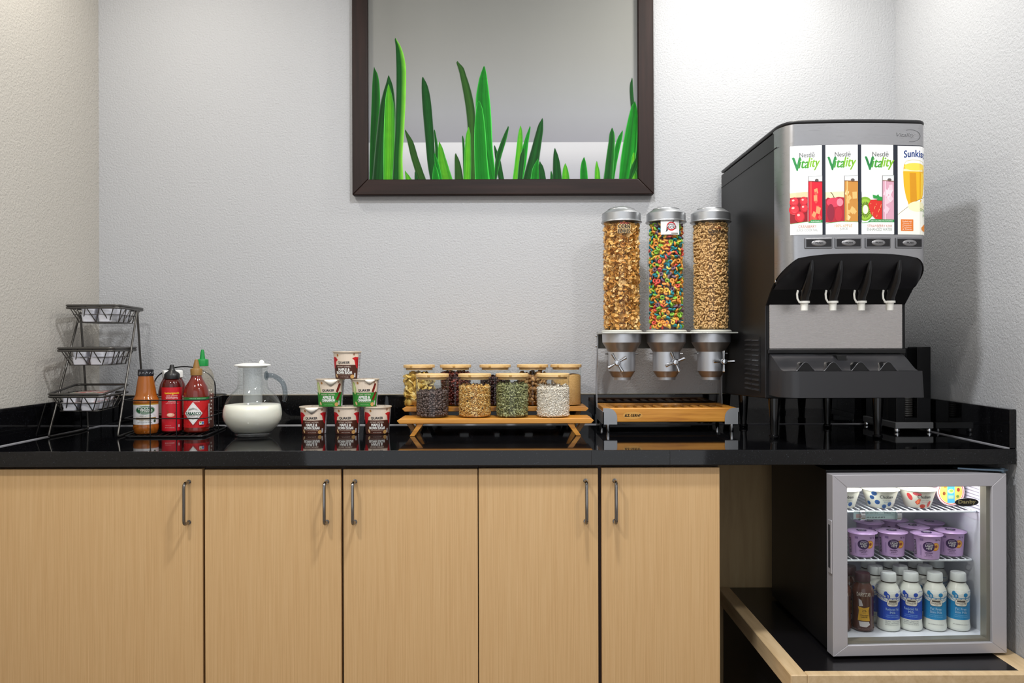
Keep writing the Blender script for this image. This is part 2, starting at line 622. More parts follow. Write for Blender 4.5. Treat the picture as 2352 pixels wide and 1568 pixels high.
for xx, sg in ((XL + .014, 1), (XR - .018, -1)):
    k = MB(); k.prism([(xx, CT + .0002), (xx + sg * .0025, CT + .0002), (xx, CT + .003)], 'y', cf + .004, -.02)
    build(k, 'caulk_bead', caulk, ct, world_co=True)
k = MB(); k.box(XL + .002, XR - .002, -.004, -.0005, CT + SB, CT + SB + .0015)
build(k, 'caulk_bead', mat('tan_caulk', '#a59a84', .7), ct, world_co=True)
for xs in (0.203, 0.405):
    build(MB().box(xs, xs + .0012, cf - .0004, cf + .01, CT - .038, CT - .002), 'seam', mat('seam', '#050505', .5), ct, world_co=True)

# ------------------------------------------------------------------ base cabinets
cd = -(CAM_D - 2.035)                     # face of the doors
carc = mat('cabinet_carcass', '#2e1c12', 0.6)
def handle_mesh(h=0.105):
    p = fillet([(0, 0, h / 2), (0, -.032, h / 2), (0, -.032, -h / 2), (0, 0, -h / 2)], 0.012, 5)
    m = MB().tube(p, 0.0042, 10)
    for z in (h / 2, -h / 2):
        m.lathe([(0.0058, 0), (0.0058, .002)], 12, mx=Matrix.Translation((0, 0, z)) @ Matrix.Rotation(R(90), 4, 'X'))
    return m
def cabinet(label, x0, x1, doors):
    t = thing('base_cabinet', label, 'cabinet', ((x0 + x1) / 2, cd + .018, 0), group='maple base cabinets')
    build(MB().box(x0, x1, cd + .0185, -.002, 0.09, 0.8735).box(x0, x1, cd + .07, -.01, 0.0, 0.09), 'body', carc, t, world_co=True)
    for (a, b, hx, ofs) in doors:
        d = build(MB().rbox(a, b, cd, cd + .018, 0.10, 0.8655 + ofs, 0.0012, 1), 'door', maple, t, world_co=True)
        h = build(handle_mesh(), 'handle', nickel, d, loc=(hx - t.location.x, cd - t.location.y, 0.7795))
        h.parent = d
    return t
cabinet('wide single-door maple cabinet at the far left under the rack', XL + .002, -.8045, [(XL + .004, -.806, -.8405, .0)])
cabinet('double-door maple cabinet under the milk jug and oatmeal cups', -.8035, -.0895, [(-.7995, -.4455, -.4815, -.002), (-.4395, -.0905, -.409, -.002)])
cabinet('double-door maple cabinet right of centre, beside the open fridge niche', -.0885, .539, [(-.0880, .2225, .190, -.001), (.2315, .5385, .2655, .0)])

# ------------------------------------------------------------------ fridge platform
PZ = 0.385
pf = thing('fridge_platform', 'low black platform with beige edging under the mini fridge', 'platform', (0.98, -.35, 0))
edge_m = wood_mat('beige_edge', '#c3a67c', '#d2b68d', '#dcc29b', 50, 0.5, axis=1, stretch=0.1)
build(MB().box(.700, XR - .002, -(CAM_D - 1.92), -.08, PZ - .045, PZ), 'top_board', mat('black_laminate', '#131214', 0.22), pf, world_co=True)
build(MB().rbox(.672, .712, -(CAM_D - 1.893), -.08, PZ - .046, PZ + .0012, .002, 1), 'edge_strip', edge_m, pf, world_co=True)
build(MB().rbox(.7125, XR - .002, -(CAM_D - 1.893), -(CAM_D - 1.918), PZ - .046, PZ + .0012, .002, 1), 'edge_strip', edge_m, pf, world_co=True)
build(MB().rbox(1.238, XR - .002, -(CAM_D - 1.919), -.08, PZ - .046, PZ + .0012, .002, 1), 'edge_strip', edge_m, pf, world_co=True)
build(MB().box(.69, XR - .004, -(CAM_D - 1.96), -.085, 0.0, PZ - .046), 'support', mat('void_black', '#0c0b0c', .5), pf, world_co=True)  # black box stands in for the dark void below the platform

# ------------------------------------------------------------------ framed picture
py = -.028
pic = thing('framed_picture', 'large dark-framed print of green grass blades on grey, hung above the counter', 'picture', (-.03, 0, 1.685))
PX0, PX1, PZ0, PZ1, FW = -.5330, .4765, 1.685, 2.53, .0525
def rail(poly, m):
    # mitred rail with a raised outer edge, poly = outline in (x, z)
    b = MB(); b.prism(poly, 'y', -.030, -.002)
    return build(b, 'frame_rail', m, pic, world_co=True, bevel=.003)
a0, a1, b0, b1 = PX0, PX1, PZ0, PZ1
rail([(a0, b0), (a1, b0), (a1 - FW, b0 + FW), (a0 + FW, b0 + FW)], wenge)
rail([(a0, b1), (a0 + FW, b1 - FW), (a1 - FW, b1 - FW), (a1, b1)], wenge)
rail([(a0, b0), (a0 + FW, b0 + FW), (a0 + FW, b1 - FW), (a0, b1)], wenge_v)
rail([(a1, b0), (a1, b1), (a1 - FW, b1 - FW), (a1 - FW, b0 + FW)], wenge_v)
def pxz(px, py_, d=2.630):
    return ((px - 1176) * d / 1799, CAM_Z - (py_ - 784) * d / 1799)
def col_mesh(name, vs, fs, cols, m, parent):
    L = parent.location
    me = bpy.data.meshes.new(name)
    me.from_pydata([(x - L.x, y - L.y, z - L.z) for x, y, z in vs], [], fs)
    ca = me.color_attributes.new('Col', 'FLOAT_COLOR', 'POINT')
    for i, c in enumerate(cols): ca.data[i].color = c
    me.materials.append(m); me.shade_smooth()
    return link(bpy.data.objects.new(name, me), parent)
print_m = attr_mat('printed_canvas', 0.6)
# backdrop: grey upper field, pale lower band
def lerp3(a, b, t): return tuple(a[i] + (b[i] - a[i]) * t for i in range(3)) + (1,)
vs, fs, cs = [], [], []
ys = [-75, 0, 60, 130, 200, 260, 325, 326, 345, 380, 416]
rowc = ['#888884', '#858581', '#858581', '#888885', '#8c8d8c', '#8e8f92', '#88888e', '#c2c2c5', '#bfbfc2', '#adadb2', '#a5a5ac']
xs = [840, 900, 930, 1000, 1100, 1200, 1300, 1400, 1475]
xf = [0.97, 0.94, 1.0, 1.04, 1.0, 0.98, 1.02, 1.03, 1.0]
for y_, c_ in zip(ys, rowc):
    for x_, f_ in zip(xs, xf):
        X, Z = pxz(x_, y_)
        vs.append((X, -.0135, Z))
        c = lin(c_)
        g = f_
        if y_ >= 326: g = f_ * (1.0 - 0.16 * max(0, (x_ - 1100) / 375)) * (0.94 if x_ < 930 else 1)
        cs.append(tuple(min(1, q * g) for q in c[:3]) + (1,))
nx = len(xs)
for j in range(len(ys) - 1):
    for i in range(nx - 1):
        a = j * nx + i
        fs.append((a, a + 1, a + nx + 1, a + nx))
# thicken the print board behind the picture surface
col_mesh('print', vs, fs, cs, print_m, pic)
build(MB().box(PX0 + .02, PX1 - .02, -.013, -.003, PZ0 + .02, PZ1 - .02), 'backing_board', mat('backing', '#55504a', .8), pic, world_co=True)
G = {'d': ('#07300d', '#0d4a15', '#093b10'), 'm': ('#115a16', '#083f10', '#1b6e1d'), 'b': ('#0c7a18', '#086313', '#178c1f'),
     'l': ('#2c861a', '#58a81e', '#247818'), 'o': ('#1c3f12', '#2a5218', '#173a10'), 's': ('#083c12', '#0a4c15', '#74c43a')}
A_ = [('m', [(508, 200, 205), (560, 193, 228), (650, 186, 243), (800, 180, 246), (1100, 168, 228), (1372, 162, 215)]),
      ('d', [(572, 308, 318), (640, 290, 342), (700, 270, 354), (800, 246, 364), (900, 232, 366), (1150, 205, 357), (1372, 185, 345)]),
      ('l', [(640, 308, 316), (720, 292, 338), (800, 284, 352), (950, 276, 358), (1150, 272, 356), (1372, 272, 340)]),
      ('s', [(285, 362, 372), (340, 366, 402), (400, 369, 425), (480, 371, 442), (550, 372, 447), (750, 370, 443), (1000, 362, 430), (1200, 350, 418), (1372, 342, 424)]),
      ('o', [(990, 437, 447), (1080, 455, 500), (1200, 482, 537), (1300, 512, 572), (1372, 535, 598)]),
      ('l', [(1305, 437, 445), (1340, 439, 468), (1372, 440, 490)]), ('d', [(1310, 512, 520), (1372, 510, 540)]),
      ('m', [(990, 660, 668), (1080, 665, 685), (1150, 668, 694), (1372, 660, 700)]),
      ('d', [(585, 570, 582), (640, 566, 608), (700, 566, 625), (780, 570, 638), (850, 575, 645), (1050, 592, 660), (1250, 610, 672), (1372, 630, 692)]),
      ('l', [(1082, 698, 706), (1130, 692, 726), (1200, 690, 748), (1300, 690, 780), (1372, 700, 803)]),
      ('b', [(1170, 660, 668), (1230, 664, 690), (1300, 672, 708), (1372, 690, 722)]), ('b', [(1250, 660, 668), (1310, 650, 690), (1372, 645, 702)]),
      ('o', [(1172, 822, 832), (1220, 818, 852), (1290, 818, 872), (1372, 818, 885)]),
      ('m', [(1037, 877, 884), (1080, 877, 893), (1150, 880, 897), (1372, 885, 905)]),
      ('o', [(465, 835, 850), (510, 845, 886), (560, 858, 905), (700, 885, 948), (850, 908, 975), (1000, 920, 978), (1200, 930, 985), (1372, 935, 990)]),
      ('l', [(970, 922, 930), (1020, 908, 940), (1080, 900, 943), (1250, 890, 945), (1372, 885, 942)]),
      ('b', [(503, 1040, 1052), (560, 1020, 1064), (620, 1003, 1073), (750, 982, 1089), (900, 985, 1101), (1150, 1030, 1112), (1372, 1085, 1138)]),
      ('b', [(768, 1000, 1012), (800, 990, 1024), (850, 982, 1037), (1000, 970, 1055), (1200, 970, 1068), (1372, 975, 1085)]),
      ('d', [(1112, 1122, 1130), (1160, 1124, 1148), (1200, 1128, 1165), (1372, 1155, 1198)]),
      ('m', [(965, 1225, 1234), (1010, 1205, 1229), (1080, 1175, 1212), (1200, 1135, 1176), (1340, 1125, 1146), (1372, 1128, 1140)])]
B_ = [('l', [(962, 120, 128), (1010, 108, 137), (1080, 98, 140), (1250, 78, 132), (1372, 62, 112)]),
      ('b', [(965, 192, 200), (1030, 168, 193), (1100, 145, 182), (1250, 108, 166), (1372, 98, 142)]), ('d', [(1135, 140, 150), (1200, 118, 153), (1372, 100, 136)]),
      ('d', [(905, 285, 295), (950, 262, 298), (1000, 245, 297), (1150, 203, 276), (1280, 165, 262), (1372, 140, 265)]),
      ('b', [(1215, 250, 258), (1290, 215, 268), (1372, 200, 268)]),
      ('d', [(1235, 268, 276), (1270, 262, 295), (1320, 264, 309), (1372, 265, 318)]),
      ('m', [(1310, 355, 362), (1372, 350, 382)]), ('d', [(1135, 383, 392), (1180, 376, 408), (1250, 372, 426), (1372, 370, 440)]),
      ('l', [(1252, 462, 472), (1290, 450, 484), (1320, 445, 492), (1372, 440, 500)]),
      ('b', [(1205, 605, 615), (1240, 592, 624), (1300, 582, 634), (1372, 580, 640)]),
      ('l', [(1235, 705, 712), (1270, 698, 720), (1310, 694, 730), (1372, 692, 736)]),
      ('b', [(1000, 900, 908), (1050, 872, 905), (1120, 850, 890), (1250, 838, 862), (1372, 828, 842)]),
      ('m', [(980, 822, 832), (1020, 808, 844), (1080, 800, 848), (1220, 780, 842), (1372, 760, 832)]),
      ('d', [(597, 978, 984), (640, 966, 987), (700, 963, 990), (830, 972, 1000), (950, 985, 1005)]),
      ('d', [(870, 1015, 1028), (1150, 995, 1028), (1372, 1005, 1029)]),
      ('b', [(775, 998, 1005), (810, 978, 1014), (850, 965, 1020), (1000, 930, 1022), (1200, 895, 1008), (1372, 878, 965)]),
      ('l', [(1170, 985, 1000), (1260, 968, 1006), (1372, 960, 1018)]), ('m', [(1190, 1015, 1027), (1280, 970, 1022), (1372, 950, 978)])]
vs, fs, cs = [], [], []
lay = 0
for ox, S_ in ((800, A_), (1160, B_)):
    for kind, rows in S_:
        lay += 1
        cl, cm, cr = [lin(c) for c in G[kind]]
        yb = -.0138 - lay * .00003
        # smooth curve through the listed rows, pointed at the tip
        rows = [(rows[0][0] - 3, (rows[0][1] + rows[0][2]) / 2 - 1, (rows[0][1] + rows[0][2]) / 2 + 1)] + [(rows[0][0] + 8, rows[0][1] - 1, rows[0][2] + 1)] + list(rows[1:])
        fine = []
        for q in range(len(rows) - 1):
            p0, p1, p2, p3 = rows[max(q - 1, 0)], rows[q], rows[q + 1], rows[min(q + 2, len(rows) - 1)]
            h = p2[0] - p1[0]
            for t in (0, .2, .4, .6, .8):
                r_ = [p1[0] + h * t]
                for c_ in (1, 2):
                    m1 = (p2[c_] - p0[c_]) / max(1e-6, p2[0] - p0[0]) * h; m2 = (p3[c_] - p1[c_]) / max(1e-6, p3[0] - p1[0]) * h
                    r_.append((2 * t ** 3 - 3 * t * t + 1) * p1[c_] + (t ** 3 - 2 * t * t + t) * m1 + (-2 * t ** 3 + 3 * t * t) * p2[c_] + (t ** 3 - t * t) * m2)
                fine.append(tuple(r_))
        fine.append(rows[-1])
        NC = 15
        streak = [rnd.uniform(.72, 1.22) for _ in range(NC)]
        for i, (yy, xl, xr) in enumerate(fine):
            g = rnd.uniform(.95, 1.05)
            if ox == 1160: xr = min(xr, 1029)
            for q in range(NC):
                t = q / (NC - 1)
                if q in (0, NC - 1): c = tuple(min(1, v_ * 2.2 + .07) for v_ in (cl if q == 0 else cr)[:3])
                else: c = (lerp3(cl, cm, t / .5) if t < .5 else lerp3(cm, cr, (t - .5) / .5))[:3]
                k_ = g * streak[q] * rnd.uniform(.93, 1.07)
                X, Z = pxz(ox + (xl + (xr - xl) * t) / 3.337, yy / 3.337)
                vs.append((X, yb, Z)); cs.append(tuple(min(1, v_ * k_) for v_ in c) + (1,))
            if i:
                o = len(vs) - 2 * NC
                for q in range(NC - 1): fs.append((o + q, o + q + 1, o + q + 1 + NC, o + q + NC))
col_mesh('printed_grass', vs, fs, cs, print_m, pic)
# ------------------------------------------------------------------ juice dispenser
def Y(d): return d - CAM_D
JX = 0.897
jd = thing('juice_dispenser', 'large black and steel juice dispenser with four lit flavour panels', 'juice dispenser', (JX, Y(2.37), CT))
def jb(mb, name, m, parent=None, **k):
    o = build(mb, name, m, jd, world_co=True, **k)
    if parent is not None: o.parent = parent
    return o
HW = 0.193
CW, CB, BW = .038, .070, .010        # corner wrap: width, depth; bow of the middle
XC = HW - CW
def head_d(x):                      # plan curve of the bowed, round-cornered front: distance from the camera at offset x
    a = abs(x)
    if a <= XC: return 2.020 + BW * (a / XC) ** 2
    return 2.020 + BW + CB * (1 - math.sqrt(max(0.0, 1 - ((a - XC) / CW) ** 2)))
def head_p(t):                      # t from -1 to 1 along the curve -> (x, distance, lower edge height)
    a = abs(t); sg = 1 if t >= 0 else -1
    if a <= .7:
        x = XC * a / .7
        return sg * x, head_d(x), 1.4186 - .011 * (x / XC) ** 3
    ph = (a - .7) / .3 * PI / 2
    return sg * (XC + CW * math.sin(ph)), 2.020 + BW + CB * (1 - math.cos(ph)), 1.4076 - .057 * (ph / (PI / 2)) ** 1.2
ZT = 1.755
# shell: side outline in (y, z)
side = [(Y(2.098), ZT - .004), (Y(2.63), ZT - .004), (Y(2.63), 1.018), (Y(2.17), 1.034), (Y(2.17), 1.292), (Y(2.125), 1.333), (Y(2.098), 1.350)]
jb(MB().prism(side, 'x', JX - .193, JX + .193), 'body', mat('dispenser_black', '#111113', 0.45, spec=.3), bevel=.003)
# lid slab with bowed, rounded front
lp = [(JX + HW * math.cos(0), Y(2.62))]
plan = [(JX - .194, Y(2.628))] + [(JX + head_p(-1 + i / 24)[0] * 1.004, Y(head_p(-1 + i / 24)[1]) - .001) for i in range(49)] + [(JX + .194, Y(2.628))]
jb(MB().prism(plan, 'z', ZT + .0005, ZT + .0105), 'lid', blk_soft, bevel=.004)
jb(MB().box(JX - .1945, JX - .1932, Y(2.076), Y(2.628), ZT - .049, ZT - .0475), 'side_seam', mat('seam_dark', '#040404', .6))
jb(MB().box(JX - .1945, JX - .1932, Y(2.1705), Y(2.1725), 1.036, 1.29), 'side_seam', mat('seam_lit', '#303034', .4))
# steel fascia
m = MB()
def fascia(thick):
    def fn(u, v):
        x, d, zb = head_p(2 * u - 1)
        return (JX + x * (1 - thick * .5), Y(d + thick), zb + (ZT - zb) * v)
    return fn
m.grid(fascia(0), 60, 6); m.grid(fascia(.012), 60, 6, flip=True)
m.grid(lambda u, v: (JX + head_p(2 * u - 1)[0] * (1 - .006 * v), Y(head_p(2 * u - 1)[1] + .012 * v), head_p(2 * u - 1)[2]), 60, 1)
fa = jb(m, 'fascia', steel, angle=50)
on_head = lambda u, v, off: (JX + u, Y(head_d(u) - off), v)
# hood under the fascia
hd = MB()
def hood_fn(u, v):
    x, d, zb = head_p(2 * u - 1)
    return (JX + x * (.985 - .012 * v), Y((d + .003) * (1 - v) + 2.122 * v - .010 * math.sin(PI * v)), zb * (1 - v) + 1.333 * v)
hd.grid(hood_fn, 60, 12)
hd.grid(lambda u, v: (JX + HW * .973 * (2 * u - 1), Y(2.122 + .055 * v), 1.333 - .004 * v), 2, 1)
jb(hd, 'hood', mat('hood_black', '#1f1f24', 0.4), angle=60)
# drops: nozzles
NZX = [-.1145, -.0385, .0375, .114]
wn = mat('nozzle_white', '#f0efe8', 0.35)
for nx in NZX:
    x = JX + nx
    n = jb(MB().tube([(x, Y(2.040), 1.412), (x, Y(2.046), 1.385), (x, Y(2.062), 1.352), (x, Y(2.083), 1.328), (x, Y(2.094), 1.312), (x, Y(2.096), 1.300)],
                     [.004, .008, .0115, .0135, .0128, .0122], 14), 'nozzle', mat('nozzle_black', '#101013', .22), angle=60)
    s_ = jb(MB().lathe([(.0122, 1.300), (.0142, 1.300), (.0142, 1.2945), (.0102, 1.2935), (.0095, 1.2745), (.0070, 1.2745)], 20, (x, Y(2.096), 0)), 'spout', wn, parent=n)
    t_ = jb(MB().tube([(x - .019, Y(2.09), 1.328), (x - .0225, Y(2.087), 1.318), (x - .0215, Y(2.087), 1.306), (x - .016, Y(2.089), 1.297), (x - .011, Y(2.09), 1.2955)], .0028, 8, flat=(1, .6)), 'spout_tab', wn, parent=n)
# steel splash panel
jb(MB().rbox(JX - .184, JX + .184, Y(2.168), Y(2.172), 1.1715, 1.299, .001, 1), 'splash_panel', brushed_mat('splash_steel', '#cfcac8', 0.25, (1, 1, 60)))
jb(MB().rbox(JX - .190, JX + .190, Y(2.160), Y(2.172), 1.1575, 1.1712, .003, 2), 'drip_rail', blk_gloss)
# drip tray
TF = 2.052
tp = []
tx0, tx1 = JX - .187, JX + .181
for q in range(7):
    a = R(180 + 90 * q / 6); tp.append((tx0 + .045 + .045 * math.cos(a), Y(TF) + .045 + .045 * math.sin(a)))
for q in range(5):
    a = R(270 + 90 * q / 4); tp.append((tx1 - .008 + .008 * math.cos(a), Y(TF) + .008 + .008 * math.sin(a)))
tp += [(tx1 - .004, Y(2.168)), (tx0, Y(2.168))]
tray = MB()
n = len(tp)
tray.add([(x + (.004 if x > JX else 0), y, 1.044) for x, y in tp] + [(x, y, 1.1135) for x, y in tp], [tuple(range(n))] + [(i, (i + 1) % n, (i + 1) % n + n, i + n) for i in range(n)])
ins = [((x - JX) * .965 + JX, (y - Y(2.11)) * .90 + Y(2.11)) for x, y in tp]
tray.add([(x, y, 1.1135) for x, y in tp] + [(x, y, 1.1115) for x, y in ins], [(i, (i + 1) % n, (i + 1) % n + n, i + n) for i in range(n)])
tray.add([(x, y, 1.1115) for x, y in ins] + [(x, y, 1.085) for x, y in ins], [(i, (i + 1) % n, (i + 1) % n + n, i + n) for i in range(n)] + [tuple(range(n, 2 * n))])
tr = jb(tray, 'drip_tray', mat('tray_black', '#2a2a2d', .36), angle=30)
# back slope of the tray: a concave apron that runs down to the lip
bs = MB()
cur = [(2.164, 1.157), (2.150, 1.1535), (2.136, 1.1465), (2.120, 1.1365), (2.104, 1.1260), (2.090, 1.1180), (2.078, 1.1140), (2.066, 1.1137)]
def apron(u, v):
    d, z = cur[min(7, int(round(v * 7)))]
    xl, xr = -.186 + .012 * v * v, .177 + .003 * v
    return (JX + xl + (xr - xl) * u, Y(d), z)
bs.grid(apron, 4, 7)
bs.grid(lambda u, v: (apron(0, v)[0] - .002 * u, apron(0, v)[1], apron(0, v)[2] * (1 - u) + 1.110 * u), 1, 7)
bs.grid(lambda u, v: (apron(1, v)[0] + .002 * u, apron(1, v)[1], apron(1, v)[2] * (1 - u) + 1.110 * u), 1, 7)
jb(bs, 'tray_back', mat('tray_back_black', '#2c2c2f', .3), parent=tr, angle=50)
lipm = mat('rest_rim', '#4c4c50', .25)
for hx in (-.1195, -.0465, .0255, .0985):
    hm = MB(); pr = []
    for i in range(17):
        t = -1 + i / 8; pr.append((JX + hx + .030 * t, 1.1115 + .0255 * (0.5 + 0.5 * math.cos(PI * t))))
    arc = list(pr)
    pr += [(JX + hx + .030, 1.106), (JX + hx - .030, 1.106)]
    hm.prism(pr, 'y', Y(2.074), Y(2.116))
    ro = jb(hm, 'cup_rest', blk_gloss, parent=tr, angle=40)
    jb(MB().tube([(x, Y(2.0735), z) for x, z in arc], .0010, 6), 'rest_rim', lipm, parent=tr, angle=60)
jb(MB().prism([(JX - .017, 1.154), (JX + .011, 1.154), (JX + .007, 1.132), (JX - .009, 1.132)], 'y', Y(2.125), Y(2.16)), 'drain_notch', mat('notch', '#030303', .6), parent=tr)
# legs
for lx, ld in ((-.149, 2.238), (.147, 2.238), (-.150, 2.53), (.117, 2.52)):
    jb(MB().lathe([(.0165, 1.045), (.0160, 1.02), (.0125, .965), (.0098, .932), (.0098, .926), (.0135, .924), (.0135, .917), (.0115, .9142)], 20, (JX + lx, Y(ld), 0)), 'leg', blk_gloss, angle=40)
# side vents
jb(MB().box(JX - .1942, JX - .1931, Y(2.222), Y(2.362), 1.046, 1.206), 'vent_panel', mat('vent_dark', '#050505', .5))
for c_ in range(2):
    for r_ in range(11):
        d0 = 2.226 + c_ * .069; z0 = 1.050 + r_ * .0142
        lm = MB(); lm.prism([(-.0012, 0), (-.0050, .0015), (-.0050, .0042), (-.0012, .0072)], 'y', 0, .061)
        lm.v = [(JX - .1927 + x, Y(d0) + y, z0 + z) for x, y, z in lm.v]
        jb(lm, 'louver', mat('louver_black', '#2e2d2f', .2))
jb(MB().lathe([(.0035, 0), (.0035, .0025), (.0012, .003)], 12, mx=Matrix.Translation((JX - .193, Y(2.09), 1.352)) @ Matrix.Rotation(R(-90), 4, 'Y')), 'screw', chrome)

# lit flavour panels
EM = 0.10
pan_edges = [(-.173, -.0955, 60, 487), (-.0865, -.0045, 533, 958), (.0045, .0885, 1004, 1413), (.1005, .1835, 1455, 1830)]
ZP1, ZP0 = 1.6985, 1.4677
bk = Decal(); bk.rect(.0055, (ZP0 + ZP1) / 2, .3575, ZP1 - ZP0 + .001, ink('#1c2230'))
bk.build('panel_frame', jd, on_head, du=.01, base=.0006, world_co=True)
def e_(h): return ink(h, EM)
class PD(Decal):
    """panel print addressed in the coordinates of the panel artwork"""
    def __init__(s, i):
        super().__init__(); s.e = pan_edges[i]
    def X(s, x): a, b, p, q = s.e; return a + (x - p) / (q - p) * (b - a)
    def Z(s, y): return ZP1 - (y - 100) / 1138 * (ZP1 - ZP0)
    def sx(s): a, b, p, q = s.e; return (b - a) / (q - p)
    def sz(s): return (ZP1 - ZP0) / 1138
    def P(s, pts, h): return s.poly([(s.X(x), s.Z(y)) for x, y in pts], e_(h))
    def Rr(s, x0, y0, x1, y1, h): return s.P([(x0, y0), (x1, y0), (x1, y1), (x0, y1)], h)
    def E(s, x, y, rx, ry, h, rot=0): return s.ell(s.X(x), s.Z(y), rx * s.sx(), ry * s.sz(), e_(h), rot=rot)
    def T(s, t, x0, y0, x1, y1, h, **k): return s.text(t, (s.X(x0) + s.X(x1)) / 2, (s.Z(y0) + s.Z(y1)) / 2, s.X(x1) - s.X(x0), s.Z(y0) - s.Z(y1), e_(h), **k)
    def Ln(s, pts, w, h): return s.line([(s.X(x), s.Z(y)) for x, y in pts], w * s.sx(), e_(h))
def logo(p, ox):
    p.T('Nestlē', ox + 180, 188, ox + 387, 250, '#8a8c8b', bold=.08)
    p.T('V', ox + 88, 252, ox + 195, 420, '#2f8a4a', bold=.10, shear=-.05)
    p.T('ita', ox + 168, 272, ox + 305, 388, '#4ba23f', bold=.08, shear=.25)
    p.T('lity', ox + 290, 255, ox + 458, 415, '#86c233', bold=.08, shear=.3)
def tumbler(p, x0, x1, c1, c2, c3, seed):
    g = random.Random(seed)
    p.Rr(x0, 490, x1, 570, '#e6e9ea'); p.Rr(x0, 560, x1, 1075, c1)
    p.E(x0 + (x1 - x0) * .62, 548, 26, 20, '#5a5352')
    for _ in range(9):
        cx = g.uniform(x0 + 35, x1 - 30); cy = g.uniform(620, 1040); r = g.uniform(26, 46); a = g.uniform(0, 1.5)
        pts = [(cx + r * math.cos(a + q), cy + 1.3 * r * math.sin(a + q)) for q in (0, 1.4, 3.1, 4.6)]
        p.P([(max(x0 + 4, min(x1 - 2, x)), y) for x, y in pts], g.choice([c2, c3]))
    p.Rr(x0 + 30, 560, x0 + 48, 1060, c2)
    p.Ln([(x0 + 2, 492), (x0 + 2, 1070)], 6, '#6b6462'); p.Ln([(x0, 493), (x1, 490)], 4, '#9a9a98'); p.Ln([(x0 + 4, 556), (x1, 566)], 7, '#5e2622' if c1 == '#d8142e' else '#8a5a34')
def foot(p, x0, x1, l1, c1, l2, c2, tab=None):
    p.P([(x0, 1095), ((x0 + x1) / 2, 1072), (x1, 1082), (x1, 1238), (x0, 1238)], '#f6f7f5')
    p.Ln([(x0, 1096), ((x0 + x1) / 2, 1074), (x1, 1084)], 7, '#3d9b45')
    if tab:
        p.P([(tab[0], 1088), (tab[0] + 45, 1048), (x1, 1052), (x1, 1088)], '#2f8f48')
        p.T(tab[1], tab[0] + 40, 1062, x1 - 20, 1080, '#eaf5ea')
    p.T(l1, *c1); p.T(l2, *c2)
# cranberry
p = PD(0); p.Rr(60, 100, 487, 1238, '#fbfbfa'); logo(p, 0)
p.P([(60, 745), (290, 745), (290, 1090), (60, 1090)], '#8c1220'); p.P([(60, 700), (290, 690), (290, 760), (60, 760)], '#f6c9a0')
for (x, y, r) in ((110, 815, 58), (235, 810, 58), (110, 915, 66), (238, 900, 56), (180, 1010, 72)):
    p.E(x, y, r * .95, r, '#c8202f'); p.E(x + 6, y - 5, r * .7, r * .75, '#dc3340'); p.E(x - r * .25, y - r * .35, r * .28, r * .22, '#f7b9b4')
tumbler(p, 293, 487, '#d8142e', '#f0554a', '#f59a6a', 2)
foot(p, 60, 487, 'CRANBERRY', (158, 1115, 405, 1155, '#b5674a'), 'JUICE COCKTAIL', (130, 1165, 428, 1205, '#989896'), (290, 'PLUS VITAMIN C'))
pnl1 = p.build('flavour_panel', jd, on_head, du=.01, base=.0012, world_co=True)
# apple
p = PD(1); p.Rr(533, 100, 958, 1238, '#fbfbfa'); logo(p, 476)
p.P([(533, 700), (775, 690), (775, 780), (533, 780)], '#f9dcb8')
p.P([(533, 790), (560, 768), (620, 782), (700, 760), (775, 770), (775, 1085), (533, 1085)], '#b01f33')
p.E(640, 830, 95, 60, '#d8415a'); p.E(720, 830, 42, 50, '#e88a9a'); p.E(600, 960, 48, 110, '#8e2138'); p.E(700, 980, 50, 90, '#c0283a')
p.Ln([(645, 775), (625, 730), (598, 700)], 9, '#4d5a2a')
tumbler(p, 775, 958, '#c98a3c', '#e9bb72', '#f3d499', 5)
foot(p, 533, 958, '100% APPLE', (645, 1112, 878, 1147, '#c9943c'), 'JUICE', (712, 1153, 820, 1190, '#8b8b86'))
p.build('flavour_panel', jd, on_head, du=.01, base=.0012, world_co=True)
# strawberry kiwi
p = PD(2); p.Rr(1004, 100, 1413, 1238, '#fbfbfa'); logo(p, 965)
p.E(1050, 915, 112, 155, '#7fae2b'); p.E(1050, 920, 92, 130, '#9cc63c')
for i in range(22):
    a = 2 * PI * i / 22; p.Ln([(1052 + 45 * math.cos(a), 925 + 60 * math.sin(a)), (1052 + 72 * math.cos(a), 925 + 100 * math.sin(a))], 6, '#26300c')
p.E(1052, 925, 34, 58, '#f1f3d6')
p.Rr(960, 700, 1003, 1090, '#1c2230')
p.P([(1085, 860), (1120, 800), (1262, 800), (1262, 1050), (1180, 1045), (1120, 980)], '#d62b22')
for i in range(16): p.E(1120 + (i * 53) % 135, 850 + (i * 37) % 170, 4, 6, '#f3c07a')
p.P([(1140, 735), (1190, 750), (1210, 728), (1225, 758), (1262, 765), (1262, 812), (1190, 808), (1205, 785), (1150, 782)], '#27953e')
tumbler(p, 1262, 1413, '#d9a3b6', '#ecc8d4', '#f3dbe2', 9)
foot(p, 1004, 1413, 'STRAWBERRY KIWI', (1070, 1117, 1385, 1152, '#c07a68'), 'ENHANCED WATER', (1066, 1160, 1385, 1197, '#949a93'), (1070, 'ZERO CALORIES, PLUS VITAMINS'))
p.build('flavour_panel', jd, on_head, du=.01, base=.0012, world_co=True)
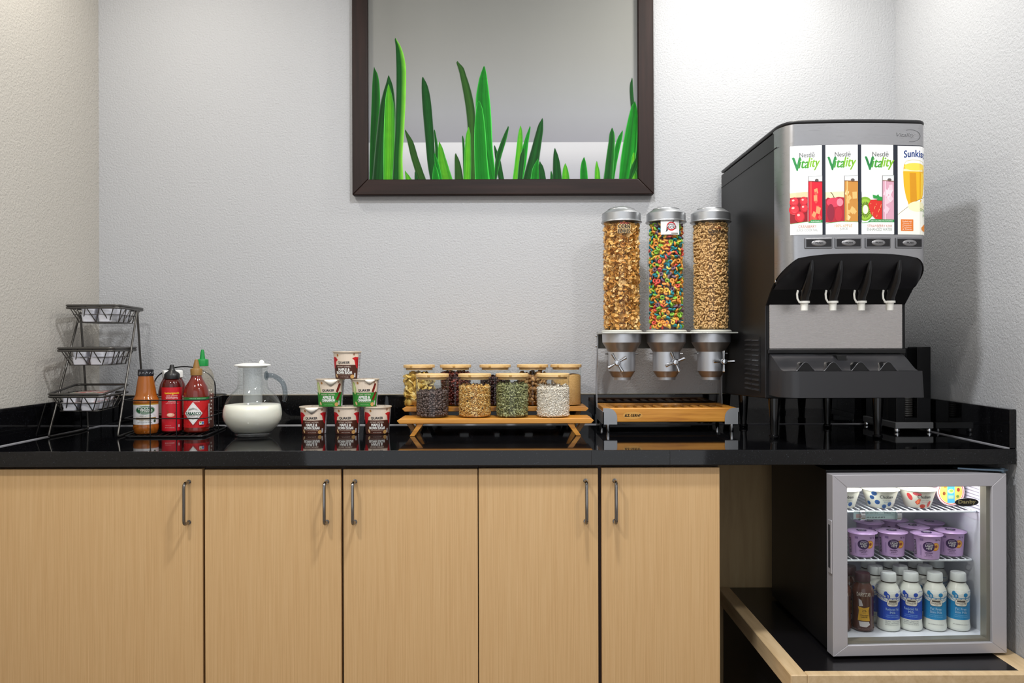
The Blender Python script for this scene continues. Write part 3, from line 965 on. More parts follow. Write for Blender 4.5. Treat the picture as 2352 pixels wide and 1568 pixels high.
# orange
p = PD(3); p.Rr(1455, 110, 1830, 1238, '#fbfbfa')
p.T('Sunkist', 1533, 172, 1806, 262, '#1c3f86', bold=.08, arch=.003)
p.P([(1530, 345), (1800, 345), (1808, 560), (1780, 720), (1740, 830), (1590, 865), (1555, 760), (1528, 620), (1520, 450)], '#f0b81e')
p.P([(1528, 400), (1808, 400), (1810, 432), (1524, 432)], '#f8ecb8'); p.E(1666, 372, 134, 48, '#fbdd55')
p.P([(1600, 450), (1680, 450), (1690, 820), (1610, 840)], '#d9950f'); p.P([(1740, 450), (1790, 450), (1770, 700), (1735, 800)], '#fbd23c')
p.Ln([(1530 + 0, 345), (1560, 300), (1640, 285), (1730, 290), (1790, 315), (1804, 350)], 5, '#d8cf9a')
p.P([(1455, 985), (1590, 875), (1700, 800), (1830, 740), (1830, 1238), (1455, 1238)], '#f7f6ea'); p.Ln([(1455, 985), (1590, 875), (1700, 800), (1830, 742)], 5, '#8a7f56')
p.E(1690, 880, 110, 65, '#f6f0c6')
p.T('100%', 1785, 865, 1822, 885, '#7fa86a'); p.T('Orange', 1730, 895, 1828, 955, '#5e8f4c'); p.T('Juice', 1768, 965, 1828, 1012, '#5e8f4c')
p.Rr(1490, 1045, 1643, 1192, '#e07a2a')
for i, t in enumerate(('Packed with', 'Vitamin C,', 'Potassium,', 'Folate,', '& Thiamin')): p.T(t, 1510, 1062 + i * 25, 1625, 1080 + i * 25, '#fdeee0')
p.P([(1745, 1150), (1790, 1110), (1828, 1095), (1828, 1185), (1790, 1198), (1755, 1180)], '#e88a22')
p.build('flavour_panel', jd, on_head, du=.01, base=.0012, world_co=True)
# push buttons
for (a, b) in ((-.140, -.069), (-.064, .0046), (.013, .081), (.093, .167)):
    zc, w, h = 1.4455, b - a, .0285; xc = (a + b) / 2
    hdx = head_d(xc)
    ang = math.atan2(head_d(xc + .02) - head_d(xc - .02), .04)
    mx = Matrix.Translation((JX + xc, Y(hdx), zc)) @ Matrix.Rotation(ang, 4, 'Z')
    bt = MB(); bt.rbox(-w / 2, w / 2, -.0045, .006, -h / 2, h / 2, .003, 2, mx=mx)
    bo = jb(bt, 'push_button', mat('button_bezel', '#8b8b8e', .3, .9))
    jb(MB().box(-w / 2 + .004, w / 2 - .004, -.0050, -.0040, -h / 2 + .0045, h / 2 - .0045, mx=mx), 'button_recess', mat('button_recess', '#3a393b', .35, .8), parent=bo)
    ov = MB(); ov.sphere((0, -.0045, 0), w * .27, .0035, h * .30, 20, 8, mx=mx)
    jb(ov, 'button_oval', mat('button_oval', '#8f8e90', .35, .7), parent=bo)
    dc = Decal(); dc.text('PUSH', 0, 0, w * .26, h * .15, ink('#2a2a2a'), bold=.02)
    dl = dc.build('button_lettering', jd, lambda u, v, off, mx=mx: tuple(mx @ Vector((u, -.0083 - off, v))), world_co=True); dl.parent = bo
# fascia badge: pale and dark copies paint the light and shade of embossing
dc = Decal(); gm = mat('emboss_shade', '#77777a', .3, 1.0); gm2 = mat('emboss_highlight', '#d8d8da', .25, 1.0)
dc.text('Vitality', .122, 1.7245, .050, .013, gm2, shear=.3); dc.text('Vitality', .1228, 1.7238, .050, .013, gm, shear=.3)
dc.line([(.137 + .026 * math.cos(a), 1.7235 + .0155 * math.sin(a)) for a in [R(-100 + 10 * i) for i in range(23)]], .0009, gm)
dc.line([(.149 + .007 * math.cos(a), 1.7235 + .0045 * math.sin(a)) for a in [R(60 + 20 * i) for i in range(16)]], .0008, gm2)
dc.build('embossed_badge', jd, on_head, du=.01, world_co=True)
dc = Decal(); dc.text('FLUSH', 0, 0, .012, .003, ink('#8f8f93'))
dc.build('hood_lettering', jd, lambda u, v, off: (JX - .162 + u, Y(2.0775 - .3 * v) - off, 1.378 + v), base=.004, world_co=True)

# ------------------------------------------------------------------ cup dispenser behind it
cdx0, cdx1, cdy0, cdy1 = 1.170, 1.279, Y(2.385), Y(2.60)
cdp = thing('cup_dispenser', 'tall black cup caddy on a grey slab base in the right corner', 'cup dispenser', (1.225, Y(2.5), CT))
gry = mat('grey_slab', '#8a8b8d', .4, .3)
build(MB().rbox(cdx0 - .006, cdx1, cdy0 - .008, cdy1, CT + .012, CT + .031, .0015, 1), 'base_slab', gry, cdp, world_co=True)
for fx in (cdx0 + .002, cdx1 - .009):
    for fy in (cdy0 + .001, cdy1 - .012):
        build(MB().lathe([(.0075, CT + .0002), (.0085, CT + .005), (.0070, CT + .012)], 14, (fx, fy, 0)), 'foot', chrome, cdp, world_co=True)
zt = 1.174; bl = mat('caddy_black', '#111113', .25)
sw = MB()   # box with an open slot in the front
sw.box(cdx0, cdx1 - .004, cdy0 + .06, cdy1 - .01, CT + .031, zt - .004)
sw.box(cdx0, cdx0 + .026, cdy0, cdy0 + .06, CT + .031, zt); sw.box(cdx0 + .064, cdx1 - .004, cdy0, cdy0 + .06, CT + .031, zt)
sw.box(cdx0 + .026, cdx0 + .064, cdy0, cdy0 + .06, CT + .031, CT + .045)
build(sw, 'housing', bl, cdp, world_co=True, bevel=.0012)
first_cup = None
for i in range(22):
    L = (cdx0 + .045, cdy0 + .030, CT + .0465 + i * .0068)
    if first_cup is None:
        first_cup = build(MB().lathe([(.0155, 0), (.0175, .001), (.0175, .0045), (.0155, .0058)], 20), 'dark_cup', mat('dark_cup', '#4a4846', .35, .2), None, loc=L, angle=50)
        q = first_cup
    else:
        q = first_cup.copy(); COL.objects.link(q); q.location = L
    tag(q, 'dark ridged cup in the stack inside the corner caddy', 'cup', 'stacked dark cups in the corner caddy')

# ------------------------------------------------------------------ cereal dispenser
KX, KD = 0.4865, 2.47
cz = thing('cereal_dispenser', 'three-tube silver cereal dispenser on a slotted wooden base', 'cereal dispenser', (KX, Y(2.5), CT))
def cb(mb, name, m, parent=None, **k):
    o = build(mb, name, m, cz, world_co=True, **k)
    if parent is not None: o.parent = parent
    return o
TX = [KX - .1405, KX, KX + .1405]
TR = .0585
z_t0, z_t1 = 1.229, 1.573
grid_w = MB()
bx0, bx1, by0, by1, bz0, bz1 = KX - .205, KX + .205, Y(2.402), Y(2.605), .9450, .9890
# base: two rails, two ends, slanting slats
cb(MB().rbox(bx0, bx1, by0, by0 + .022, bz0, bz1, .004, 3), 'base_rail', oak)
cb(MB().rbox(bx0, bx1, by1 - .022, by1, bz0, bz1, .004, 3), 'base_rail', oak)
cb(MB().rbox(bx0, bx0 + .022, by0 + .0222, by1 - .0222, bz0, bz1, .004, 2), 'base_end', oak)
cb(MB().rbox(bx1 - .022, bx1, by0 + .0222, by1 - .0222, bz0, bz1, .004, 2), 'base_end', oak)
for i in range(12):
    x = bx0 + .036 + i * (bx1 - bx0 - .075) / 11
    sl = MB(); sl.rbox(-.008, .008, -.088, .088, -.012, .012, .003, 1)
    sl.v = [(x + px_, (by0 + by1) / 2 + py_ * .9, (bz0 + bz1) / 2 + .006 + pz_) for px_, py_, pz_ in sl.v]
    cb(sl, 'slat', oak)
cb(MB().box(bx0 + .021, bx1 - .021, by0 + .02, by1 - .02, bz0 + .004, bz0 + .008), 'crumb_tray', mat('tray_shadow', '#2a1d10', .6))  # dark brown sheet, its colour standing for the shade beneath the slats
brk = mat('bracket_grey', '#a7a9ac', .38, .75)
for sx, bx in ((-1, bx0), (1, bx1)):
    b_ = MB()
    pts = []
    for q in range(9):
        a = R(90 * q / 8); pts.append((bx - sx * (.012 + .028 * math.sin(a)), bz0 - .006 + .020 + .030 * math.cos(a) if q else bz0 - .006 + .050))
    poly = [(bx + sx * .003, bz0 - .006), (bx + sx * .003, bz0 + .044)] + pts + [(bx - sx * .040, bz0 - .006)]
    b_.prism(poly, 'y', by0 - .0025, by0 - .0003)
    b_.box(min(bx + sx * .0004, bx + sx * .003), max(bx + sx * .0004, bx + sx * .003), by0 - .0025, by1 + .002, bz0 - .006, bz0 + .032)
    cb(b_, 'corner_bracket', brk, angle=30)
    for ly in (by0 + .016, by1 - .016):
        cb(MB().lathe([(.0055, CT + .0003), (.0062, CT + .002), (.0062, bz0 - .006)], 14, (bx - sx * .014, ly, 0)), 'leg', chrome)
    # back strap
    xs0 = bx + sx * .0015
    path = [(Y(2.600), bz0 + .026), (Y(2.604), 1.02), (Y(2.603), 1.07), (Y(2.592), 1.115), (Y(2.575), 1.15), (Y(2.570), 1.19), (Y(2.570), 1.224)]
    s_ = MB()
    vs_ = []
    for (y_, z_) in path:
        vs_ += [(xs0 - .0013, y_ - .016, z_), (xs0 + .0013, y_ - .016, z_), (xs0 + .0013, y_ + .012, z_), (xs0 - .0013, y_ + .012, z_)]
    fs_ = []
    for i in range(len(path) - 1):
        for q in range(4): fs_.append((i * 4 + q, i * 4 + (q + 1) % 4, i * 4 + 4 + (q + 1) % 4, i * 4 + 4 + q))
    fs_ += [(0, 1, 2, 3), tuple(len(vs_) - 1 - q for q in range(4))]
    s_.add(vs_, fs_)
    so = cb(s_, 'side_strap', brk, angle=40)
    for zz in (1.178, 1.211):
        cb(MB().sphere((xs0 + sx * .004, Y(2.566), zz), .0042, n=10, m=6), 'bolt', chrome, parent=so)
# carrier plate with the rear apron
cb(MB().rbox(KX - .209, KX + .209, Y(2.405), Y(2.575), 1.2165, 1.2215, .002, 2), 'carrier_plate', mat('plate_alu', '#b9bab5', .35, .6))
cb(MB().box(KX - .205, KX + .205, Y(2.568), Y(2.572), 1.170, 1.2165), 'rear_apron', mat('apron_grey', '#5a5a55', .5, .5))
lid_m = mat('lid_alu', '#b9bbbe', .36, .9)
mats_hop = [alu, mat('hopper_bronze', '#9d938a', .40, .75)]
for i, tx in enumerate(TX):
    c = (tx, Y(KD), 0)
    tw = MB(); tw.lathe([(TR, z_t0), (TR, z_t1)], 64, c); tw.f = tw.f[:64]; tw.m = tw.m[:64]
    cb(tw, 'tube', acryl, angle=60)
    cb(MB().lathe([(.0645, 1.2218), (.0645, 1.2255), (.060, 1.2285), (.058, 1.2285)], 48, c), 'tube_seat', mat('seat_cream', '#c9c9c0', .4))
    cb(MB().lathe([(.0635, 1.566), (.0640, 1.5675), (.0635, 1.5695), (.0610, 1.571), (.0610, 1.5935), (.0600, 1.5948), (.0470, 1.6040), (.0430, 1.6062), (.0425, 1.6085), (.0410, 1.6090), (.0300, 1.6135), (.0150, 1.6155), (.0, 1.6158)], 48, c), 'lid', lid_m, angle=20)
    h = MB()
    h.lathe([(.0615, 1.2165), (.0605, 1.190)], 40, c, mi=0); h.lathe([(.0605, 1.190), (.0428, 1.1605)], 40, c, mi=1)
    h.lathe([(.0428, 1.1605), (.0420, 1.100)], 40, c, mi=0); h.lathe([(.0420, 1.100), (.0300, 1.081)], 40, c, mi=1); h.lathe([(.0290, 1.081), (.0280, 1.0725), (.0255, 1.0725)], 40, c, mi=0)
    ho = cb(h, 'hopper', mats_hop, angle=25)
    for sx in (-1, 1):
        cb(MB().tube([(tx + sx * .040, Y(KD), 1.1545), (tx + sx * .052, Y(KD), 1.1545)], .0022, 8), 'pin', chrome, parent=ho)
    ho_x, roll = ((-.022, 30), (.016, 22), (.026, 0))[i]
    hx, hy, hz = tx + ho_x, Y(KD) - .058, (1.128, 1.1295, 1.131)[i]
    K = MB()
    K.lathe([(.0085, -.012), (.0100, -.006), (.0100, .006), (.0070, .011), (0, .012)], 18, mx=Matrix.Translation((hx, hy, hz)) @ Matrix.Rotation(R(90), 4, 'X'))
    K.tube([(hx, hy + .008, hz), (tx + ho_x * .9, Y(KD) - .034, hz)], .006, 12)
    for q in range(4):
        a = R(roll + 90 * q); ux, uz = math.cos(a), math.sin(a)
        K.tube([(hx + ux * .006, hy, hz + uz * .006), (hx + ux * .020, hy, hz + uz * .020), (hx + ux * .031, hy, hz + uz * .031), (hx + ux * .0325, hy, hz + uz * .0325)], [.0032, .0042, .0054, .0040], 10)
    cb(K, 'turn_knob', chrome, angle=40)
# badge on the base
dc = Decal(); dc.ell(0, 0, .0300, .0115, ink('#cf9a4c')); dc.text('EZ-SERV', -.001, -.0003, .042, .0080, ink('#1a120a'), bold=.14, spacing=1.05)
dc.poly([(-.0255, -.0045), (-.0205, .0065), (-.0225, -.0035)], ink('#1a120a')); dc.poly([(.0205, -.0065), (.0250, .0040), (.0208, .0040)], ink('#1a120a'))
dc.build('badge', cz, on_front(KX - .117, by0, .9665), world_co=True)
# lettering on the tubes
def tube_fn(tx, sh):
    return lambda u, v, off: (tx + (TR + off) * math.sin((u + sh) / TR), Y(KD) - (TR + off) * math.cos((u + sh) / TR), v)
dc = Decal(); dc.text("Kellogg's", .009, 1.5575, .028, .0075, ink('#c8324e'), shear=.3, bold=.01)
dc.text('CORN', .0085, 1.5475, .038, .0140, ink('#e3c48e'), bold=.36); dc.text('FLAKES', .0085, 1.5335, .038, .0120, ink('#e3c48e'), bold=.36)
dc.text('CORN', .0085, 1.5475, .036, .0125, ink('#2a2019'), bold=.14); dc.text('FLAKES', .0085, 1.5335, .036, .0105, ink('#2a2019'), bold=.14)
dc.build('tube_lettering', cz, tube_fn(TX[0], -.008), du=.004, world_co=True)
dc = Decal(); dc.rect(.0130, 1.5475, .060, .0505, ink('#eeeeee'))
dc.ell(.0155, 1.5475, .0145, .014, ink('#cf2026')); dc.ell(.0155, 1.548, .0118, .0095, ink('#eeeeee')); dc.line([(.019, 1.559), (.022, 1.563), (.025, 1.564)], .003, ink('#2a1a14'))
dc.text("Kellogg's", .004, 1.5665, .015, .0035, ink('#c8324e'), shear=.3); dc.text('APPLE', .015, 1.5525, .021, .0058, ink('#201818'), bold=.05)
dc.text('JACKS', .0155, 1.5432, .033, .0105, ink('#201818'), bold=.05, shear=.1); dc.poly([(.001, 1.538), (.006, 1.5405), (.004, 1.534), (-.002, 1.530)], ink('#201818'))
dc.rect(.026, 1.5262, .022, .0035, ink('#8d867e'))
dc.build('tube_lettering', cz, tube_fn(TX[1], -.0104), du=.004, world_co=True)
dc = Decal(); dc.text('General Mills', .0285, 1.5425, .024, .004, ink('#a83a2a')); dc.text('Cheerios', .0235, 1.5325, .054, .0145, ink('#2b1d12'), bold=.10)
dc.build('tube_lettering', cz, tube_fn(TX[2], -.0175), du=.004, world_co=True)

# ---- cereal inside the tubes
rng = np.random.default_rng(3)
RI = TR - .0030
def core(tx, r, m, z0=z_t0 + .001, z1=1.566):
    c = MB(); c.lathe([(r, z0), (r, z1)], 32, (0, 0, 0)); return c
# corn flakes
def flake_tmpl():
    n = 7; g = random.Random(4)
    vs = [(0, 0, -.0012)] + [(.0082 * g.uniform(.75, 1.15) * math.cos(2 * PI * i / n), .0065 * g.uniform(.75, 1.15) * math.sin(2 * PI * i / n), g.uniform(-.0012, .0026)) for i in range(n)]
    return vs, [(0, 1 + i, 1 + (i + 1) % n) for i in range(n)]
P_ = shell_points(RI - .004, z_t0 + .004, 1.562, .0088, 3, rng, dr=.005)
corn_m = [mat('flake_1', '#e3b265', .7), mat('flake_2', '#d39a4a', .7), mat('flake_3', '#efc888', .7), mat('flake_4', '#bd8238', .7)]
ex = core(TX[0], RI - .016, None); ex.m = [3] * len(ex.f)
o = scatter('corn_flakes', flake_tmpl(), P_, rand_rots(len(P_), rng), rng.uniform(.55, 1.35, len(P_)), rng.choice(4, len(P_), p=[.4, .25, .25, .1]), corn_m, loc=(TX[0], Y(KD), 0), extra=ex)
tag(o, 'golden corn flakes filling the left tube of the cereal dispenser', 'cereal', kind='stuff')
# rings: the 300 nearest ones of each tube singly, the rest in one mass
def ring_tube(tx, step, R0, r0, kinds, probs, nm, lab, cat, mass_name, mass_label, core_i):
    P_ = shell_points(RI - r0 * 2.6, z_t0 + r0 * 2, 1.562, step, 1, rng, jit=.3)
    P2 = shell_points(RI - r0 * 5.6, z_t0 + r0 * 2, 1.562, step * .95, 1, rng)
    cm = [mat('ring_' + h_, h_, .7) for n_, h_ in kinds]; k_ = len(kinds)
    order = np.argsort(P_[:, 1]); near = order[:300]; rest = order[300:]
    tm = ring_tmpl(R0, r0, 12, 7)
    meshes = []
    for m_ in cm:
        me = bpy.data.meshes.new(nm); me.from_pydata(tm[0], [], tm[1]); me.materials.append(m_); me.shade_smooth(); meshes.append(me)
    ci = rng.choice(k_, 300, p=probs); RM = rand_rots(300, rng)
    for q, idx in enumerate(near):
        o = bpy.data.objects.new(nm, meshes[ci[q]]); link(o)
        o.matrix_world = Matrix.Translation((tx + P_[idx][0], Y(KD) + P_[idx][1], P_[idx][2])) @ Matrix(RM[q].tolist()).to_4x4()
        cn = kinds[ci[q]][0]
        tag(o, lab.format(cn), cat, f'{cn} {cat}s in the dispenser')
    Q = np.concatenate([P_[rest], P2])
    ex = core(tx, RI - r0 * 8, None); ex.m = [core_i] * len(ex.f)
    o = scatter(mass_name, tm, Q, rand_rots(len(Q), rng), rng.uniform(.9, 1.1, len(Q)), rng.choice(k_, len(Q), p=probs), cm, loc=(tx, Y(KD), 0), extra=ex)
    tag(o, mass_label, 'cereal', kind='stuff')
ring_tube(TX[1], .0148, .0053, .0029, [('orange', '#f4a34a'), ('green', '#93cc48'), ('teal', '#2693a2'), ('yellow', '#efcb55'), ('red', '#ea5a50'), ('purple', '#7d6478')], [.30, .18, .20, .12, .10, .10],
          'cereal_loop', '{} cereal loop behind the front of the middle dispenser tube', 'cereal loop', 'cereal_loops', 'mass of mixed coloured cereal loops deeper in the middle tube', 5)
ring_tube(TX[2], .0118, .0040, .0024, [('tan', '#dfb67c')], [1.0],
          'oat_ring', '{} oat ring behind the front of the right dispenser tube', 'oat ring', 'oat_rings', 'mass of small tan oat rings deeper in the right tube', 0)
# ------------------------------------------------------------------ wooden risers with the topping jars
def riser(label, xc, d0, d1, h, w, legs):
    t = thing('wooden_riser', label, 'riser', (xc, Y((d0 + d1) / 2), CT), group='wooden display risers')
    y0, y1 = Y(d0), Y(d1)
    tp_ = .0150
    b = MB(); b.prism([(-w / 2 + .010, h), (w / 2 - .010, h), (w / 2, h - .006), (w / 2 - .008, h - tp_), (-w / 2 + .008, h - tp_), (-w / 2, h - .006)], 'y', -(d1 - d0) / 2, (d1 - d0) / 2)
    build(b, 'shelf_board', oak, t, bevel=.0012)
    hh = h - tp_ - .0003
    for sx in (-1, 1):
        for sy in (-1, 1):
            # splayed legs leaning in different ways front and back (a V seen from the front)
            lean = .026 if sy < 0 else -.026
            xb = sx * (w / 2 - .045); xt = xb - sx * lean
            if sy > 0: xt = xb + sx * .024
            yy = sy * ((d1 - d0) / 2 - .016)
            l_ = MB(); l_.prism([(xb - .0075, .0003), (xb + .0075, .0003), (xt + .0085, hh), (xt - .0085, hh)], 'y', yy - .013, yy + .013)
            build(l_, 'leg', oak, t, bevel=.0008)
    return t
riser('front low honey-wood riser carrying the four nearer jars', -.0500, 2.318, 2.428, .0520, .584, 1)
riser('taller honey-wood riser at the back carrying five jars', -.0530, 2.458, 2.572, .0755, .586, 1)
JR, JH = .0490, .1210
jarw = MB(); jarw.lathe([(JR, .004), (JR, JH)], 48); jarw.f = jarw.f[:48]; jarw.m = jarw.m[:48]
jarb = MB(); jarb.lathe([(JR - .003, .0002), (JR - .0005, .0012), (JR, .004)], 48)
jarb.f = jarb.f[:96]; jarb.m = jarb.m[:96]
lidm = MB(); lidm.lathe([(JR - .006, JH - .007), (JR - .006, JH), (JR + .0002, JH), (JR + .0012, JH + .001), (JR + .0012, JH + .0085), (JR, JH + .0095), (0, JH + .0095)], 48)
def jar(label, x, d, z, tilt=0.0):
    t = thing('glass_jar', label, 'jar', (x, Y(d), z), tilt, group='topping jars with wooden lids')
    m2 = MB(); m2.v = jarw.v + jarb.v; m2.f = jarw.f + [tuple(i + len(jarw.v) for i in f) for f in jarb.f]; m2.m = [0] * len(m2.f)
    build(m2, 'jar_body', glass, t, angle=60)
    build(lidm, 'lid', bamboo, t, angle=40)
    tb = MB(); tb.rbox(-.004, .004, -JR - .0022, -JR + .002, JH + .0012, JH + .0083, .001, 1, mx=Matrix.Rotation(rnd.uniform(-.6, .6), 4, 'Z'))
    build(tb, 'lid_notch', mat('notch_wood', '#c49a58', .5), t)
    return t
jr = np.random.default_rng(11)
RJ = JR - .0022
def fill(name, label, x, d, z, h, tmpl, step, layers, mats, probs, core_m=0, smin=.85, smax=1.15, flat=0.0, topb=.003, extra_pts=None):
    P_ = np.concatenate([shell_points(RJ - step * .30, .004 + step * .3, h, step, layers, jr), top_points(RJ - step * .5, h, step, jr, topb)])
    rt = rand_rots(len(P_), jr)
    ex = MB(); ex.lathe([(RJ - step * .75, .003), (RJ - step * .75, h - step * .2)], 32); ex.m = [core_m] * len(ex.f)
    o = scatter(name, tmpl, P_, rt, jr.uniform(smin, smax, len(P_)), jr.choice(len(mats), len(P_), p=probs), mats, loc=(x, Y(d), z), extra=ex)
    return tag(o, label, 'topping', kind='stuff')
ZF, ZB = CT + .0523, CT + .0758
FJ = [(-.2415, 2.374), (-.1135, 2.374), (0.0, 2.374), (.1240, 2.374)]
BJ = [(-.2985, 2.516), (-.1815, 2.516), (-.0545, 2.516), (.0655, 2.516), (.1730, 2.516)]
jar('glass jar of dark chocolate chips, leftmost on the front riser', *FJ[0], ZF)
jar('glass jar of golden granola on the front riser', *FJ[1], ZF)
jar('glass jar of green pumpkin seeds on the front riser', *FJ[2], ZF)
jar('glass jar of white shredded coconut, rightmost on the front riser', *FJ[3], ZF)
jar('glass jar of yellow dried banana slices, leftmost on the back riser', *BJ[0], ZB)
jar('glass jar of reddish raisins, second from left on the back riser', *BJ[1], ZB)
jar('glass jar of dark dried berries, middle of the back riser', *BJ[2], ZB)
jar('glass jar of walnut pieces on the back riser', *BJ[3], ZB)
jar('glass jar of brown sugar, rightmost on the back riser', *BJ[4], ZB)
def chip_tmpl():
    mb = MB(); mb.lathe([(.0, -.0022), (.0040, -.0022), (.0050, -.0008), (.0034, .0018), (.0008, .0030)], 8)
    f = [q for q in mb.f if len(q) == 4]; return mb.v, f
fill('chocolate_chips', 'dark chocolate chips in the leftmost front jar', *FJ[0], ZF, .076, chip_tmpl(), .0074, 2, [mat('choc_1', '#54433f', .4), mat('choc_2', '#614e49', .4)], [.6, .4])
fill('granola', 'golden oat granola in the second front jar', *FJ[1], ZF, .093, blob_tmpl(.0042, .0030, .0016, 6, 4, .25, 1), .0050, 2,
     [mat('gran_1', '#d5a558', .8), mat('gran_2', '#bf8940', .8), mat('gran_3', '#e5c386', .8), mat('gran_4', '#2d1f1c', .7)], [.42, .28, .28, .02])
fill('pumpkin_seeds', 'green pumpkin seeds in the third front jar', *FJ[2], ZF, .098, blob_tmpl(.0066, .0036, .0014, 8, 4), .0066, 2,
     [mat('seed_1', '#8f8f5e', .5), mat('seed_2', '#74754c', .5), mat('seed_3', '#a8a87c', .5)], [.5, .25, .25], core_m=1)
fill('coconut_shreds', 'white shredded coconut in the rightmost front jar', *FJ[3], ZF, .088, blob_tmpl(.0066, .0019, .0010, 5, 3), .0036, 2,
     [mat('coco_1', '#f1e8dc', .8), mat('coco_2', '#e4d6c4', .8)], [.75, .25], topb=.005)
def slice_tmpl():
    vs = [(0, 0, 0)] + [((.0125 + .0015 * math.sin(3 * i)) * math.cos(2 * PI * i / 10), .0098 * math.sin(2 * PI * i / 10), .0030 * math.cos(4 * PI * i / 10)) for i in range(10)]
    vs2 = [(x, y, z + .0024) for x, y, z in vs]; n = 11
    f = [(0, 1 + (i + 1) % 10, 1 + i, 1 + i) for i in range(10)]
    f = [(0, 1 + (i + 1) % 10, 1 + i) for i in range(10)] + [(n, n + 1 + i, n + 1 + (i + 1) % 10) for i in range(10)]
    for i in range(10):
        a, b = 1 + i, 1 + (i + 1) % 10; f += [(a, b, n + b), (a, n + b, n + a)]
    return vs + vs2, f
fill('banana_slices', 'dried banana slices in the leftmost back jar', *BJ[0], ZB, .098, slice_tmpl(), .0150, 2, [mat('ban_1', '#dcb85e', .6), mat('ban_2', '#e8cd86', .6), mat('ban_3', '#c79f45', .6)], [.5, .3, .2], core_m=2, smin=.8, smax=1.05)
fill('raisins', 'reddish brown raisins in the second back jar', *BJ[1], ZB, .104, blob_tmpl(.0062, .0042, .0036, 8, 5, .22, 3), .0082, 2, [mat('rai_1', '#5c2018', .35), mat('rai_2', '#3e150f', .35), mat('rai_3', '#7a3324', .35)], [.5, .3, .2], core_m=1)
fill('dried_berries', 'dark dried berries in the middle back jar', *BJ[2], ZB, .090, blob_tmpl(.0058, .0045, .0035, 8, 5, .22, 4), .0084, 2, [mat('ber_1', '#3a1416', .35), mat('ber_2', '#281012', .35)], [.5, .5], core_m=1)
fill('walnut_pieces', 'brown walnut pieces in the fourth back jar', *BJ[3], ZB, .096, blob_tmpl(.0095, .0070, .0050, 9, 6, .3, 5), .0125, 2, [mat('wal_1', '#9a6f3f', .6), mat('wal_2', '#7d5529', .6), mat('wal_3', '#b78c58', .6)], [.5, .3, .2], core_m=1, topb=.006)
sug = MB(); g = random.Random(5)
sug.lathe([(0, .003), (RJ - .001, .003), (RJ, .006), (RJ, .092), (RJ - .004, .096), (RJ * .5, .092), (0, .094)], 40)
sug.v = [(x, y, z + (.004 * math.sin(60 * x) if z > .09 else 0)) for x, y, z in sug.v]
o = build(sug, 'brown_sugar', speckle_mat('sugar', '#b58a4f', '#c79d63', 320, .9, bmp=.002), None, loc=(BJ[4][0], Y(BJ[4][1]), ZB), angle=50)
tag(o, 'pale brown sugar in the rightmost back jar', 'topping', kind='stuff')

# ------------------------------------------------------------------ oatmeal cups
OH, OR0, OR1 = .0835, .0345, .0405
oprof = [(0, .0002), (OR0 - .002, .0002), (OR0, .0025), (OR1, OH - .003)]
obody = MB().lathe(oprof, 48)
olid = MB().lathe([(OR1, OH - .004), (OR1 + .0032, OH - .0035), (OR1 + .0036, OH - .0015), (OR1 + .003, OH), (OR1 - .002, OH), (0, OH - .0002)], 48)
o_r = prof_r([(OR0, .0025), (OR1, OH - .003)])
WR = .117
def oat_label(kind):
    base = '#4a2418' if kind == 'maple' else '#2c8a2e'
    D = Decal(); cream = ink('#e6d5c2')
    D.rect(0, .0405, 2 * WR, .079, cream)
    D.rect(0, .0215, 2 * WR, .041, ink(base))
    D.line([(-WR, .0425), (WR, .0425)], .0012, ink('#5b2c1c' if kind == 'maple' else '#1f6e24'))
    if kind == 'maple':
        red = ink('#c41420'); red2 = ink('#a50f1a')
        D.poly([(.018, .063), (.028, .067), (.040, .066), (.046, .068), (.052, .050), (.050, .036), (.044, .030), (.036, .033), (.029, .045), (.026, .056), (.024, .058)], red)
        D.poly([(.030, .060), (.046, .062), (.046, .034), (.038, .036)], red2)
        D.poly([(-.026, .058), (-.034, .066), (-.050, .068), (-.058, .050), (-.050, .030), (-.042, .033), (-.036, .044), (-.034, .053)], red)
    else:
        for a, b in (((.030, .070), (.020, .044)), ((.034, .044), (.021, .020))):
            D.line([a, b], .0085, ink('#6d1a14')); D.line([(a[0] + .002, a[1]), (b[0] + .002, b[1])], .002, ink('#8c2c20'))
        D.ell(-.040, .056, .007, .019, ink('#a9c76a'), rot=.15); D.ell(-.040, .056, .004, .015, ink('#d5e0a8'), rot=.15)
    D.ell(-.026, .072, .003, .004, ink('#a9763f'), rot=.4); D.ell(.024, .075, .0035, .0035, ink('#9c7a64'))
    D.text('QUAKER', -.007, .0495, .036, .0085, ink('#23262e'), bold=.09)
    D.text('INSTANT OATMEAL', -.007, .0375, .043, .0045, ink('#e9d9c8'), bold=.03)
    l1, l2 = ('MAPLE &', 'BROWN SUGAR') if kind == 'maple' else ('APPLES &', 'CINNAMON')
    D.text(l1, -.007, .0290, .035, .0078, WHITE, bold=.16); D.text(l2, -.007, .0198, .052 if kind == 'maple' else .041, .0078, WHITE, bold=.16)
    D.text('FLAVOR WITH OTHER NATURAL FLAVORS', -.007, .0128, .042, .0022, ink('#cdb5a2'))
    D.text('NET WT 1.69 OZ (48g)', -.006, .0062, .026, .0024, ink('#e4d8cc'))
    D.ell(-.034, .010, .0035, .006, ink('#d9b585'), rot=.5); D.ell(.020, .0075, .0068, .006, ink('#c89a5c'))
    D.rect(.029, .0115, .006, .013, ink('#b9b4b4'))
    D.rect(.057, .0405, .032, .079, ink('#cfcdd2'))
    for i in range(16): D.line([(.043, .008 + i * .0045), (.069 - .006 * (i % 3), .008 + i * .0045)], .0012, ink('#4c4a52'))
    return D
